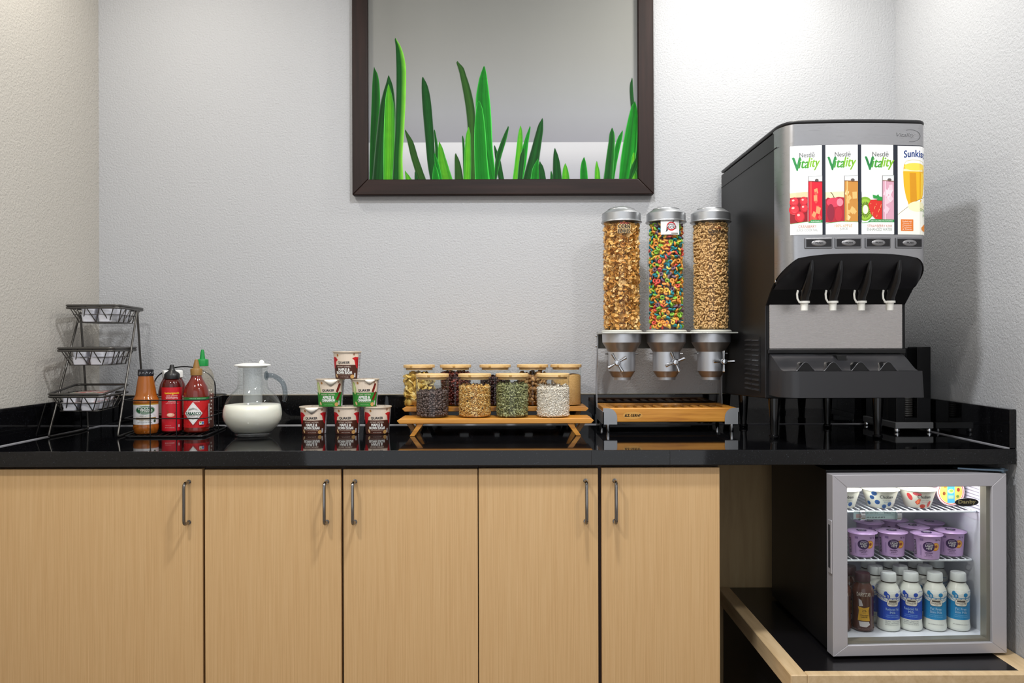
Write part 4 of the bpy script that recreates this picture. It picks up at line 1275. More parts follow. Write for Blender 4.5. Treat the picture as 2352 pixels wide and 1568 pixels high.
def make_oat(kind, label):
    t = thing('oatmeal_cup', label, 'oatmeal cup', (0, 0, 0), 0, 'stacked instant oatmeal cups')
    build(obody, 'cup_body', mat('cup_paper', '#e6d5c2', .45), t, angle=50)
    oat_label(kind).build('label', t, on_round(o_r, .038), du=.005)
    build(olid, 'foil_lid', mat('foil_print', '#cfc0ac', .35, .3), t, angle=50)
    D = Decal(); g = random.Random(3)
    for _ in range(26):
        a, r = g.uniform(0, 6.28), .034 * math.sqrt(g.random()); D.ell(r * math.cos(a), r * math.sin(a), g.uniform(.002, .005), .002, ink(g.choice(['#8a5a34', '#3b3b44', '#b98a50', '#eee3d4'])), rot=g.uniform(0, 3), n=8)
    D.build('lid_print', t, on_top(0, 0, OH))
    return t
def flap(t, ang, w=.018, h=.016):
    f = MB(); n = 8
    vs, fs = [], []
    for i in range(n + 1):
        a = ang + (i / n - .5) * w * 2 / OR1
        dep = h * (1 - abs(2 * i / n - 1) ** 1.3)
        for q, (rr, zz) in enumerate(((OR1 + .0037, OH - .001), (OR1 + .0055, OH - .004 - dep * .4), (OR1 + .0045 - .004 * dep / h, OH - .005 - dep))):
            vs.append((rr * math.sin(a), -rr * math.cos(a), zz))
    for i in range(n):
        for q in range(2): fs.append((i * 3 + q, i * 3 + q + 1, i * 3 + q + 4, i * 3 + q + 3))
    f.add(vs, fs)
    o = build(f, 'lid_tab', mat('tab_white', '#e9e2d6', .4), t, angle=60)
    s = o.modifiers.new('thickness', 'SOLIDIFY'); s.thickness = .0003
    return o
OD = 2.398
def opx(px): return (px - 1176) * OD / 1799
m0 = make_oat('maple', 'brown maple oatmeal cup at the left end of the bottom row, lid tab peeled down')
m0.location = (opx(720.5), Y(OD), CT + .0003); m0.rotation_euler.z = R(13)
m1 = dup(m0, (opx(797), Y(OD), CT + .0003), R(13), 'brown maple oatmeal cup in the middle of the bottom row')
m2 = dup(m0, (opx(866), Y(OD), CT + .0003), R(19), 'brown maple oatmeal cup at the right end of the bottom row')
Z2 = CT + OH + .0006
m3 = dup(m0, (opx(797), Y(OD), Z2 + OH + .0003), R(7), 'brown maple oatmeal cup on top of the pyramid')
g0 = make_oat('apple', 'green apple oatmeal cup in the second tier, next to the milk jug side')
g0.location = (opx(758.5), Y(OD), Z2); g0.rotation_euler.z = R(13)
g1 = dup(g0, (opx(838), Y(OD), Z2), R(17), 'green apple oatmeal cup in the second tier, next to the jar risers')
flap(m0, R(-8)); flap(g0, R(2)); flap(g1, R(14), .014, .012)

# ------------------------------------------------------------------ milk jug
mj = thing('milk_jug', 'round glass jug half full of milk with a white lid', 'jug', (-.779, Y(2.352), CT))
bp = [(.050, .0004), (.053, .002), (.053, .006), (.0505, .009), (.060, .0155), (.074, .030), (.0835, .046), (.0872, .062), (.0862, .078), (.0815, .094), (.073, .111), (.061, .127), (.050, .137), (.0445, .144), (.0430, .155), (.0425, .185), (.0435, .2085)]
jw = MB(); jw.lathe(bp, 56); jw.f = jw.f[:-1]; jw.m = jw.m[:-1]
build(jw, 'jug_body', glass, mj, angle=60)
mp = [(0, .0105), (.0490, .0105)] + [(r - .0026, z) for r, z in bp[4:9]] + [(.0795, .0925), (.0785, .0930), (0, .0928)]
milk = thing('milk', 'white milk filling the lower half of the glass jug', 'milk', (-.779, Y(2.352), CT))
build(MB().lathe(mp, 56), 'milk_body', mat('milk', '#f0ece0', .3, sub=.15), milk, angle=50)
it = MB(); it.lathe([(.0275, .098), (.0280, .205)], 32); it.f = it.f[:33]; it.m = it.m[:33]
build(it, 'ice_tube', thin_glass('frosted_tube', '#f4f6f8', 1.35, .1, haze=.18), mj, angle=60)
ld = MB(); ld.lathe([(.040, .204), (.0435, .2088), (.0525, .2090), (.0530, .2110), (.0510, .2135), (.040, .2150), (.028, .2175), (0, .2178)], 48)
build(ld, 'lid', white_pl, mj, angle=35)
fl = MB(); fl.sphere((.034, -.022, .2175), .0085, .0050, .0100, 14, 8)
build(fl, 'lid_flap', white_pl, mj)
hp = fillet([(.0425, 0, .1800), (.0640, 0, .1810), (.0935, 0, .1600), (.1000, 0, .1250), (.0950, 0, .1030)], .022, 5)
hb = MB().tube([p + Vector((0, -.004, 0)) for p in hp], [.0085] + [.0072] * (len(hp) - 2) + [.0062], 14)
hb.sphere((.0425, -.004, .180), .007, .009, .014)
build(hb, 'handle', thin_glass('handle_glass', '#cfd6da', 1.55, .02, haze=.02, edge=1.0), mj, angle=60)
# ------------------------------------------------------------------ sauce caddy
cdy = thing('wire_caddy', 'black wire table caddy holding the sauce bottles', 'caddy', (-1.035, Y(2.43), CT))
FL, FR, BR, BL = (-1.140, 2.300), (-.905, 2.300), (-.935, 2.560), (-1.178, 2.560)
def cyb(mb, name, parent=None, m=wire):
    return build(mb, name, m, cdy, world_co=True, angle=60)
def quad_loop(z, grow=0.0):
    c = [(FL[0] - grow, Y(FL[1] - grow), z), (FR[0] + grow, Y(FR[1] - grow), z), (BR[0] + grow, Y(BR[1] + grow), z), (BL[0] - grow, Y(BL[1] + grow), z)]
    return fillet(c, .022, 5, True)
cyb(MB().tube(quad_loop(CT + .0036), .0032, 8, True), 'base_rim')
b = MB()
for i in range(1, 12):
    t = i / 12
    p0 = (FL[0] + (FR[0] - FL[0]) * t, Y(FL[1]), CT + .0062); p1 = (BL[0] + (BR[0] - BL[0]) * t, Y(BL[1]), CT + .0062)
    b.tube([p0, p1], .0011, 6)
for t in (.3, .7):
    b.tube([(FL[0] + (BL[0] - FL[0]) * t, Y(FL[1] + (BL[1] - FL[1]) * t), CT + .0045), (FR[0] + (BR[0] - FR[0]) * t, Y(FR[1] + (BR[1] - FR[1]) * t), CT + .0045)], .0013, 6)
cyb(b, 'base_grid')
for z in (.0565, .1105):
    cyb(MB().tube(quad_loop(CT + z, .004 if z > .1 else .002), .0016, 8, True), 'guard_rail')
up = [((-1.061, 2.2955), 'f'), ((-.984, 2.2955), 'f'), ((-.915, 2.44), 's'), ((-1.163, 2.44), 's')]
for (x, d), k in up:
    cyb(MB().tube([(x, Y(d), CT + .004), (x, Y(d), CT + .112)], .0016, 8), 'upright')
hz = [(-.972, 2.565, .004), (-.972, 2.565, .150), (-.990, 2.565, .176), (-1.030, 2.565, .196), (-1.073, 2.565, .2025), (-1.116, 2.565, .196), (-1.156, 2.565, .176), (-1.174, 2.565, .150), (-1.174, 2.565, .004)]
cyb(MB().tube(fillet([(x, Y(d), CT + z) for x, d, z in hz], .02, 4), .0022, 8), 'handle')

# ------------------------------------------------------------------ sauce bottles
ZS = CT + .0076
def bottle(name, label, x, d, prof, m, rotz=0.0, n=40):
    t = thing(name, label, 'sauce bottle', (x, Y(d), ZS), rotz, 'sauce bottles in the wire caddy')
    build(MB().lathe(prof, n), 'bottle_body', m, t, angle=40)
    return t
# mustard barbecue sauce
pr = [(0, .0002), (.030, .0002), (.0325, .003), (.0355, .014), (.0358, .022), (.0345, .027), (.0345, .090), (.0358, .094), (.0358, .103), (.033, .107), (.0295, .115), (.0265, .137), (.0235, .158), (.0212, .171), (.0205, .174)]
t = bottle('sauce_bottle', 'flared bottle of orange-brown sauce with a green oval on its white label', -1.102, 2.357, pr, mat('sauce_gold', '#9a5518', .12, coat=.4), R(23))
build(MB().lathe([(.0200, .172), (.0222, .1725), (.0226, .176), (.0222, .190), (.0205, .1915), (0, .1915)], 32), 'cap', mat('cap_navy', '#17181f', .35), t, angle=35)
D = Decal(); g = random.Random(2)
for i in range(7):
    u = -.030 + i * .010; D.line([(u, .176 + g.random() * .004), (u + .003, .186 - g.random() * .003), (u + .006, .180)], .0009, ink('#b9bcc4'))
D.build('cap_print', t, on_round(.0224), du=.005)
D = Decal(); W_ = .105
D.rect(0, .0588, 2 * W_, .0605, ink('#d8d9dc')); D.rect(0, .0885, 2 * W_, .0035, ink('#b08a2e'))
D.ell(-.001, .0715, .0285, .0132, ink('#12512b')); D.ell(-.001, .0715, .0272, .0120, ink('#dfe8df')); D.ell(-.001, .0715, .0266, .0114, ink('#12512b'))
D.text('STICKY', -.007, .0768, .028, .0072, WHITE, bold=.05, rot=.05); D.text('FINGERS', .002, .0705, .034, .0070, WHITE, bold=.05); D.text('SMOKEHOUSE', 0, .0635, .030, .0035, ink('#dfe8df'))
D.ell(.012, .0795, .005, .0035, ink('#8b8d90'))
D.text('SWEET & TANGY', .0, .0545, .032, .0034, ink('#9c8a5a')); D.rect(.001, .0468, .060, .0052, ink('#9a7420')); D.text('CAROLINA GOLD', .001, .0468, .052, .0042, ink('#3a2a08'), bold=.05)
D.text('BARBECUE SAUCE', 0, .0410, .034, .0030, ink('#9c8a5a')); D.text('NET WT 18 OZ (1 LB 2 OZ) 510g', -.003, .0345, .040, .0030, ink('#34343a'), bold=.02); D.ell(.0265, .0385, .0038, .0042, ink('#1e3f24'))
D.build('label', t, on_round(prof_r(pr[1:]), .0346), du=.005)
# red chilli sauce
pr = [(0, .0002), (.0265, .0002), (.0290, .003), (.0292, .138), (.0285, .147), (.0255, .156), (.0205, .160), (.0190, .163)]
t = bottle('sauce_bottle', 'straight bottle with a bright red label and a black spouted cap', -1.037, 2.388, pr, mat('sauce_dark_red', '#4c0f0c', .12, coat=.4), R(23))
build(MB().lathe([(.0190, .1615), (.0225, .162), (.0228, .166), (.0222, .176), (.018, .181), (.0105, .186), (.0078, .191), (.0065, .200), (.0050, .2045), (0, .2050)], 32), 'cap', mat('cap_black', '#18181a', .35), t, angle=40)
D = Decal()
D.rect(0, .0715, .172, .131, ink('#c31224'))
D.text('bettergoods', 0, .1190, .043, .0078, ink('#f0c02c'), bold=.14); D.text('HAND CRAFTED', 0, .1115, .032, .0030, WHITE, bold=.03)
D.text('Gochujang', 0, .1055, .036, .0070, WHITE, shear=.2); D.text('Sauce', 0, .0970, .021, .0055, WHITE, shear=.1, bold=.02)
D.text('Fermented Chili Pepper', 0, .0918, .028, .0022, ink('#f3c9c9')); D.text('Balanced with rice syrup', 0, .0882, .036, .0022, ink('#f3c9c9'))
D.ell(-.004, .0540, .0110, .0058, ink('#e8a98e')); D.ell(-.006, .0555, .007, .0035, ink('#f3cdb8')); D.line([(-.012, .0600), (-.010, .0655), (-.015, .0670)], .0014, ink('#6b5a1c')); D.line([(.005, .0575), (.012, .0625)], .002, ink('#8a0f18'))
D.text('Refrigerate after opening', -.011, .0220, .017, .0020, ink('#f3c9c9')); D.text('NET WT 12.3 OZ (350g)', -.007, .0152, .027, .0034, WHITE, bold=.02); D.rect(.0205, .0205, .004, .0075, ink('#efd9da'))
D.build('label', t, on_round(prof_r(pr[1:]), .0294), du=.005)
# pepper sauce with a diamond label
pr = [(0, .0002), (.033, .0002), (.0365, .004), (.0368, .012), (.0362, .016), (.0362, .098), (.0368, .102), (.0368, .112), (.0350, .125), (.0310, .139), (.0250, .150), (.0190, .160), (.0160, .168), (.0150, .173)]
t = bottle('sauce_bottle', 'round-shouldered red sauce bottle with a white diamond label and tan cap', -.9625, 2.388, pr, mat('sauce_red', '#6e1d12', .1, coat=.5), R(23))
build(MB().lathe([(.0150, .172), (.0172, .1725), (.0174, .190), (.0160, .1925), (.0100, .194), (.0085, .203), (.0065, .212), (.0050, .219), (.0030, .2205), (0, .2205)], 32), 'cap', mat('cap_tan', '#8f6a35', .4), t, angle=35)
D = Decal()
D.rect(.0, .0565, .150, .0810, ink('#cc1a1e')); D.rect(0, .1035, .215, .0070, ink('#1b7a35')); D.text('PEPPER SAUCE   MADE IN LOUISIANA', .004, .1035, .05, .0018, ink('#cfe8d4'))
g = random.Random(8)
for _ in range(34):
    u, v = g.uniform(-.05, .055), g.uniform(.02, .095); D.line([(u, v), (u + g.uniform(-.003, .003), v + .003)], .0012, ink('#8a1014'))
cx, cy = -.0100, .0590
for k, h_ in ((1.0, '#c9a7a6'), (.97, '#f3f0ee'), (.88, '#9a9a98'), (.865, '#f3f0ee')):
    D.poly([(cx - .0262 * k, cy), (cx, cy - .0350 * k), (cx + .0262 * k, cy), (cx, cy + .0350 * k)], ink(h_))
for k in range(26):
    a = 2 * PI * k / 26
    if abs(math.sin(a)) > .45: D.rect(cx + .0150 * math.cos(a), cy + .0165 * math.sin(a), .0012, .0020, ink('#3c4a42'))
D.text('McILHENNY CO.', cx, cy + .0108, .020, .0042, ink('#1d5a3a'), bold=.03, arch=.003); D.rect(cx, cy, .042, .0100, ink('#f3f0ee'))
D.text('TABASCO', cx, cy, .041, .0088, ink('#12523a'), bold=.16); D.text('BRAND', cx, cy - .0070, .009, .0020, ink('#a04040')); D.text('AVERY ISLAND, LA.', cx, cy - .0125, .018, .0030, ink('#3c4a42'), arch=-.002)
D.text('SRIRACHA', -.0005, .0945, .016, .0030, WHITE, bold=.03); D.rect(.0125, .0300, .0125, .0092, ink('#e9ecee')); D.rect(.0155, .0300, .0055, .0070, ink('#3e6fb0')); D.rect(.0095, .0315, .0045, .0045, ink('#7fae4a'))
D.rect(.0385, .0565, .0085, .0600, ink('#e6e4e2'))
for i in range(16): D.rect(.0385, .030 + i * .0033, .0070, .0013, ink('#4a4a4c'))
D.build('label', t, on_round(prof_r(pr[1:]), .0364), du=.005, dv=.002)
# green-capped squeeze bottle
pr = [(0, .0002), (.032, .0002), (.0348, .004), (.0350, .150), (.0340, .166), (.0280, .184), (.0190, .194), (.0165, .198)]
t = thing('sauce_bottle', 'tall nearly empty clear bottle with a green pointed cap, at the back', 'sauce bottle', (-.9850, Y(2.492), ZS), R(22), 'sauce bottles in the wire caddy')
bw = MB(); bw.lathe(pr, 40); bw.f = bw.f[:-1]; bw.m = bw.m[:-1]
build(bw, 'bottle_body', thin_glass('squeeze_bottle', '#f1ece0', 1.4, .05, haze=.07), t, angle=50)
build(MB().lathe([(0, .002), (.0315, .002), (.0338, .006), (.0338, .108), (.030, .111), (0, .109)], 36), 'sauce', mat('sauce_orange', '#7a2f0e', .2), t, angle=40)
build(MB().lathe([(.0165, .197), (.0182, .1975), (.0184, .214), (.0170, .218), (.0085, .2205), (.0072, .228), (.0060, .240), (.0036, .2495), (0, .2500)], 32), 'cap', mat('cap_green', '#0f8a3c', .35), t, angle=35)
D = Decal(); g = random.Random(4)
for i in range(9):
    for u in (.018, .027): D.rect(u + g.uniform(-.002, .002), .030 + i * .0115, g.uniform(.003, .006), .0045, ink('#e8e0d4'))
D.build('label', t, on_round(.0352), du=.005)
# ketchup behind
pr = [(0, .0002), (.038, .0002), (.0420, .005), (.0425, .080), (.0415, .120), (.0360, .142), (.0290, .156), (.0270, .160)]
t = bottle('sauce_bottle', 'squat dark red ketchup bottle with a white cap, behind the red label bottle', -1.0760, 2.482, pr, mat('sauce_ketchup', '#5c1410', .2), R(30))
build(MB().rbox(-.0285, .0285, -.022, .022, .1602, .1845, .004, 3), 'cap', white_pl, t)
D = Decal(); D.rect(.0, .075, .13, .060, ink('#e4e1d4')); D.line([(-.06, .050), (.06, .050)], .002, ink('#2d5a2c')); D.line([(-.06, .100), (.06, .100)], .002, ink('#2d5a2c'))
D.build('label', t, on_round(.0424), du=.006)

# ------------------------------------------------------------------ three-tier wire rack
rk = thing('wire_rack', 'three-tier gunmetal wire rack in the left corner', 'rack', (-1.27, Y(2.40), CT))
def rb(mb, name, m=gun, parent=None):
    o = build(mb, name, m, rk, world_co=True, angle=60)
    if parent is not None: o.parent = parent
    return o
W3 = lambda x, d, z: (x, Y(d), z)
GZ = CT + .0033
for side_, F, T, B in (('l', (-1.364, 2.302), (-1.373, 2.492, 1.296), (-1.371, 2.533)), ('r', (-1.160, 2.302), (-1.196, 2.500, 1.296), (-1.208, 2.575))):
    mid = ((F[0] + B[0]) / 2 + (.012 if side_ == 'l' else -.004), (F[1] + B[1]) / 2 + .04)
    lp_ = fillet([W3(*F, GZ), W3(*T), W3(*B, GZ), W3(*mid, GZ)], .012, 4, True)
    rb(MB().tube(lp_, .0033, 8, True), 'side_frame')
tiers = [('bottom', (-1.318, 2.222), (-1.160, 2.222), (-1.198, 2.448), (-1.362, 2.448), 1.0405, .016),
         ('middle', (-1.3330, 2.292), (-1.168, 2.292), (-1.203, 2.512), (-1.366, 2.512), 1.1705, .0),
         ('top', (-1.347, 2.362), (-1.184, 2.362), (-1.214, 2.582), (-1.370, 2.582), 1.2995, -.002)]
cups_info = []
for nm, a, b_, c_, d_, z, tilt in tiers:
    lo = fillet([W3(*a, z), W3(*b_, z), W3(*c_, z), W3(*d_, z)], .016, 4, True)
    rb(MB().tube(lo, .0034, 8, True), 'tier_ring')
    zf, zb = z + .0070, z + .0070 + tilt
    hi = fillet([W3(*a, zf), W3(*b_, zf), W3(*c_, zb), W3(*d_, zb)], .016, 4, True)
    bk_ = rb(MB().tube(hi, .0034, 8, True), 'basket')
    # wires: inset floor loop, mid loop and zig-zag sides
    cx = sum(p[0] for p in (a, b_, c_, d_)) / 4; cd_ = sum(p[1] for p in (a, b_, c_, d_)) / 4
    inset = lambda p, k: (cx + (p[0] - cx) * k, cd_ + (p[1] - cd_) * k)
    zlo = z - .0430
    low = [inset(p, .74) for p in (a, b_, c_, d_)]; midp = [inset(p, .84) for p in (a, b_, c_, d_)]
    w = MB()
    w.tube(fillet([W3(*p, zlo) for p in low], .012, 3, True), .0013, 6, True)
    w.tube(fillet([W3(*p, z - .020) for p in midp], .012, 3, True), .0011, 6, True)
    corners = [a, b_, c_, d_]
    for e in range(4):
        p, q = corners[e], corners[(e + 1) % 4]; lp0, lp1 = low[e], low[(e + 1) % 4]
        n_ = 6 if e % 2 == 0 else 8
        pts = []
        for i in range(n_ + 1):
            t = i / n_
            zz_top = z + .004
            if i % 2 == 0:
                f = .10 + .80 * t; u = inset((p[0] + (q[0] - p[0]) * f, p[1] + (q[1] - p[1]) * f), .985); pts.append(W3(u[0], u[1], zz_top))
            else:
                u = (lp0[0] + (lp1[0] - lp0[0]) * t, lp0[1] + (lp1[1] - lp0[1]) * t); pts.append(W3(u[0], u[1], zlo))
        for s0, s1 in zip(pts, pts[1:]): w.tube([s0, s1], .0015, 6)
    for i in range(1, 6):
        t = i / 6
        w.tube([W3(low[0][0] + (low[1][0] - low[0][0]) * t, low[0][1], zlo), W3(low[3][0] + (low[2][0] - low[3][0]) * t, low[3][1], zlo)], .0011, 6)
    rb(w, 'basket_wires', parent=bk_)
    cups_info.append((nm, cx, cd_, low, zlo))
# portion cups in the baskets
def portion_cup(kind):
    t = thing('portion_cup', 'tmp label to be replaced below', 'portion cup', (0, 0, 0), 0)
    bot = rrect(0, 0, .036, .048, .008, 4); top = rrect(0, 0, .043, .056, .010, 4); fl = rrect(0, 0, .048, .061, .012, 4)
    n = len(bot); m = MB()
    lay_ = [(bot, .0003), (top, .0213), (fl, .0216), (fl, .0226)]
    vs = [(x, y, z) for poly, z in lay_ for x, y in poly]
    fs = [tuple(reversed(range(n)))] + [(j * n + i, j * n + (i + 1) % n, (j + 1) * n + (i + 1) % n, (j + 1) * n + i) for j in range(3) for i in range(n)]
    m.add(vs, fs); build(m, 'tub', mat('tub_white', '#dfe0e8', .35, sub=.05), t, angle=40)
    l = MB(); l.prism([(x * .985, y * .985) for x, y in fl], 'z', .0227, .0231)
    build(l, 'peel_lid', mat('lid_' + kind, '#d9d0cb' if kind == 'jam' else '#d5d0d2', .35), t, angle=30)
    if kind == 'jam':
        D = Decal(); D.poly([(-.022, .026), (.022, .026), (.022, .004), (-.022, .014)], ink('#b3202a')); D.text("SMUCKER'S", 0, .0165, .036, .007, ink('#f2e6e2'), bold=.03, rot=.03)
        D.rect(0, -.006, .034, .007, ink('#9c4a3c')); D.ell(.012, -.017, .009, .006, ink('#c8584a')); D.ell(-.010, -.017, .010, .005, ink('#5c8a3c'))
        D.build('lid_print', t, on_top(0, 0, .0231), base=.0001)
    return t
places = {'bottom': 'bottom', 'middle': 'middle', 'top': 'top'}
proto = {k: portion_cup('jam' if k == 'bottom' else 'plain') for k in places}
used = set()
for nm, cx, cd_, low, zlo in cups_info:
    p = proto[nm]
    for lay_ in range(2):
        for r_ in range(3):
            for c_ in range(2):
                x = cx + (c_ - .5) * .0515 + (.5 - (r_ - 1)) * .0 - (r_ - 1) * .0105
                d = cd_ + (r_ - 1) * .0640
                z = zlo + .0016 + lay_ * .0234
                row = ('front', 'middle', 'rear')[r_]; colm = ('left', 'right')[c_]; ly = ('lower', 'upper')[lay_]
                lab = f'{"red-lidded jam" if nm == "bottom" else "white"} portion tub, {ly} layer, {row} {colm}, in the {nm} rack basket'
                q = p if nm not in used else dup(p)
                used.add(nm)
                q.location = (x, Y(d), z); q.rotation_euler = (0, 0, R(9) + R(rnd.uniform(-3, 3)))
                tag(q, lab, 'portion cup', f'portion tubs in the {nm} rack basket')
# ------------------------------------------------------------------ mini fridge
fx0, fx1, fz0, fz1 = .815, 1.262, PZ + .010, .858
fd0, fd1 = 2.036, 2.462
fr = thing('mini_fridge', 'small glass-door display fridge with a silver door frame, under the counter', 'fridge', (1.04, Y(2.25), PZ))
def fb(mb, name, m, parent=None, **k):
    o = build(mb, name, m, fr, world_co=True, **k)
    if parent is not None: o.parent = parent
    return o
blkf = mat('fridge_black', '#121214', .35)
ix0, ix1, iz0, iz1, id1 = .842, 1.249, .4165, .8380, 2.425
sh = MB()
sh.box(fx0, ix0 - .002, Y(fd0), Y(fd1), fz0, fz1); sh.box(ix1 + .002, fx1, Y(fd0), Y(fd1), fz0, fz1)
sh.box(ix0 - .002, ix1 + .002, Y(fd0), Y(fd1), fz0, iz0 - .002); sh.box(ix0 - .002, ix1 + .002, Y(fd0), Y(fd1), iz1 + .002, fz1)
sh.box(ix0 - .002, ix1 + .002, Y(id1 + .002), Y(fd1), iz0 - .002, iz1 + .002)
fb(sh, 'cabinet', blkf)
ln = mat('liner_white', '#dfe2ea', .4)
li = MB()
li.box(ix0 - .002, ix0, Y(fd0 + .001), Y(id1), iz0, iz1); li.box(ix1, ix1 + .002, Y(fd0 + .001), Y(id1), iz0, iz1)
li.box(ix0 - .002, ix1 + .002, Y(fd0 + .001), Y(id1), iz0 - .002, iz0); li.box(ix0 - .002, ix1 + .002, Y(fd0 + .001), Y(id1), iz1, iz1 + .002)
li.box(ix0 - .002, ix1 + .002, Y(id1), Y(id1 + .002), iz0 - .002, iz1 + .002)
fb(li, 'liner', ln)
for x in (fx0 + .04, fx1 - .04):
    for d in (fd0 + .04, fd1 - .04):
        fb(MB().lathe([(.014, PZ + .0003), (.012, PZ + .010)], 14, (x, Y(d), 0)), 'foot', blk)
lamp = fb(MB().rbox(ix0 + .03, ix1 - .03, Y(2.075), Y(2.11), iz1 - .012, iz1 - .0005, .003, 2), 'lamp_cover', mat('lamp_cover', '#ffffff', .4, emit=2.2))
area('fridge_lamp', (1.045, Y(2.10), iz1 - .016), (.34, .04), 0.55, (.97, .98, 1.0))
# wire shelves
def shelf(z, d0, xr):
    w = MB()
    w.tube(fillet([(ix0 + .003, Y(d0), z), (xr, Y(d0), z), (xr, Y(id1 - .006), z), (ix0 + .003, Y(id1 - .006), z)], .012, 3, True), .0030, 8, True)
    n_ = 22
    for i in range(1, n_):
        x = ix0 + .003 + (xr - ix0 - .003) * i / n_
        w.tube([(x, Y(d0), z + .003), (x, Y(id1 - .008), z + .003)], .0016, 6)
    w.tube([(ix0 + .003, Y(2.27), z), (xr, Y(2.27), z)], .0024, 6)
    return fb(w, 'wire_shelf', mat('shelf_white', '#e6ecf0', .35), angle=60)
SZ1, SZ2 = .6000, .7350
shelf(SZ1, 2.116, 1.243); shelf(SZ2, 2.100, 1.246)
# door, hinged on the right and standing slightly open
DW, DH, DT = .454, .460, .036
hinge = (1.2655, Y(2.006))
dz0 = .393
FRW = .038
frame_m = mat('door_silver', '#c2c0c6', .40, .45)
dm = MB()
def rail2(poly): dm.prism(poly, 'y', 0, DT)
A0, A1, B0, B1 = -DW, 0, 0, DH
rail2([(A0, B0), (A1, B0), (A1 - FRW, B0 + FRW * .72), (A0 + FRW, B0 + FRW * .72)]); rail2([(A0, B1), (A0 + FRW, B1 - FRW * .86), (A1 - FRW, B1 - FRW * .86), (A1, B1)])
rail2([(A0, B0), (A0 + FRW, B0 + FRW * .72), (A0 + FRW, B1 - FRW * .86), (A0, B1)]); rail2([(A1, B0), (A1, B1), (A1 - FRW, B1 - FRW * .86), (A1 - FRW, B0 + FRW * .72)])
door = build(dm, 'door', frame_m, fr, loc=(hinge[0] - fr.location.x, hinge[1] - fr.location.y, dz0 - fr.location.z), rot=(0, 0, R(2.6)), bevel=.0012)
gx0, gx1, gz0, gz1 = A0 + FRW - .001, A1 - FRW + .001, B0 + FRW * .72 - .001, B1 - FRW * .86 + .001
g_ = MB(); g_.add([(gx0, .008, gz0), (gx1, .008, gz0), (gx1, .008, gz1), (gx0, .008, gz1)], [(0, 1, 2, 3)])
build(g_, 'glass_pane', pane, door, recalc=False)
gk = MB()
champ = mat('champagne_trim', '#8f8b80', .4, .5)
for (x0, x1, z0, z1) in ((gx1 - .010, gx1, gz0, gz1), (gx0, gx1 - .0101, gz0, gz0 + .008)): gk.box(x0, x1, .010, DT - .001, z0, z1)
build(gk, 'inner_trim', champ, door)
gs = MB()
for (x0, x1, z0, z1) in ((A0 + .012, A0 + .030, .012, DH - .012), (A1 - .030, A1 - .012, .012, DH - .012)): gs.box(x0, x1, DT, DT + .010, z0, z1)
build(gs, 'gasket', blk, door)
build(MB().rbox(A0 - .0030, A0, .003, .024, .2085, .344, .001, 1), 'handle', frame_m, door)
build(MB().rbox(A0 - .0040, A0 - .0029, .009, .018, .222, .332, .0004, 1), 'handle_groove', mat('groove_dark', '#4a4a4e', .4, .5), door)
# brand badge on the pane
bd = MB(); bd.lathe([(.0312, 0), (.0312, .0016), (.0295, .0022), (0, .0022)], 36, sy=.335, mx=Matrix.Translation((-.1005, .0079, .3860)) @ Matrix.Rotation(R(90), 4, 'X'))
bo = build(bd, 'badge', mat('badge_black', '#151310', .25), door, angle=40)
D = Decal(); D.text('Danby', -.1005, .3860, .045, .0115, ink('#c9bd86'), bold=.06)
dl = D.build('badge_lettering', door, lambda u, v, off: (u, .0057 - off, v)); dl.parent = bo
# top hinge
hg = MB(); hg.prism([(1.160, Y(2.040)), (1.255, Y(2.000)), (1.272, Y(2.010)), (1.268, Y(2.028)), (1.20, Y(2.062)), (1.160, Y(2.062))], 'z', .8585, .8625)
hg.lathe([(.006, .853), (.006, .8648)], 12, (1.262, Y(2.016), 0))
fb(hg, 'hinge', mat('hinge_blue', '#5a6a78', .35, .8))
# notice on the inner right wall
D = Decal(); D.rect(0, 0, .095, .130, ink('#d9d6e2')); g = random.Random(6)
for i in range(12): D.rect(-.004 + g.uniform(-.004, .004), .055 - i * .0088, .070 + g.uniform(-.012, .006), .0026, ink('#8d8a99'))
D.build('notice', fr, lambda u, v, off: (ix1 - off, Y(2.125 - u), .7750 + v), base=.0006, world_co=True)

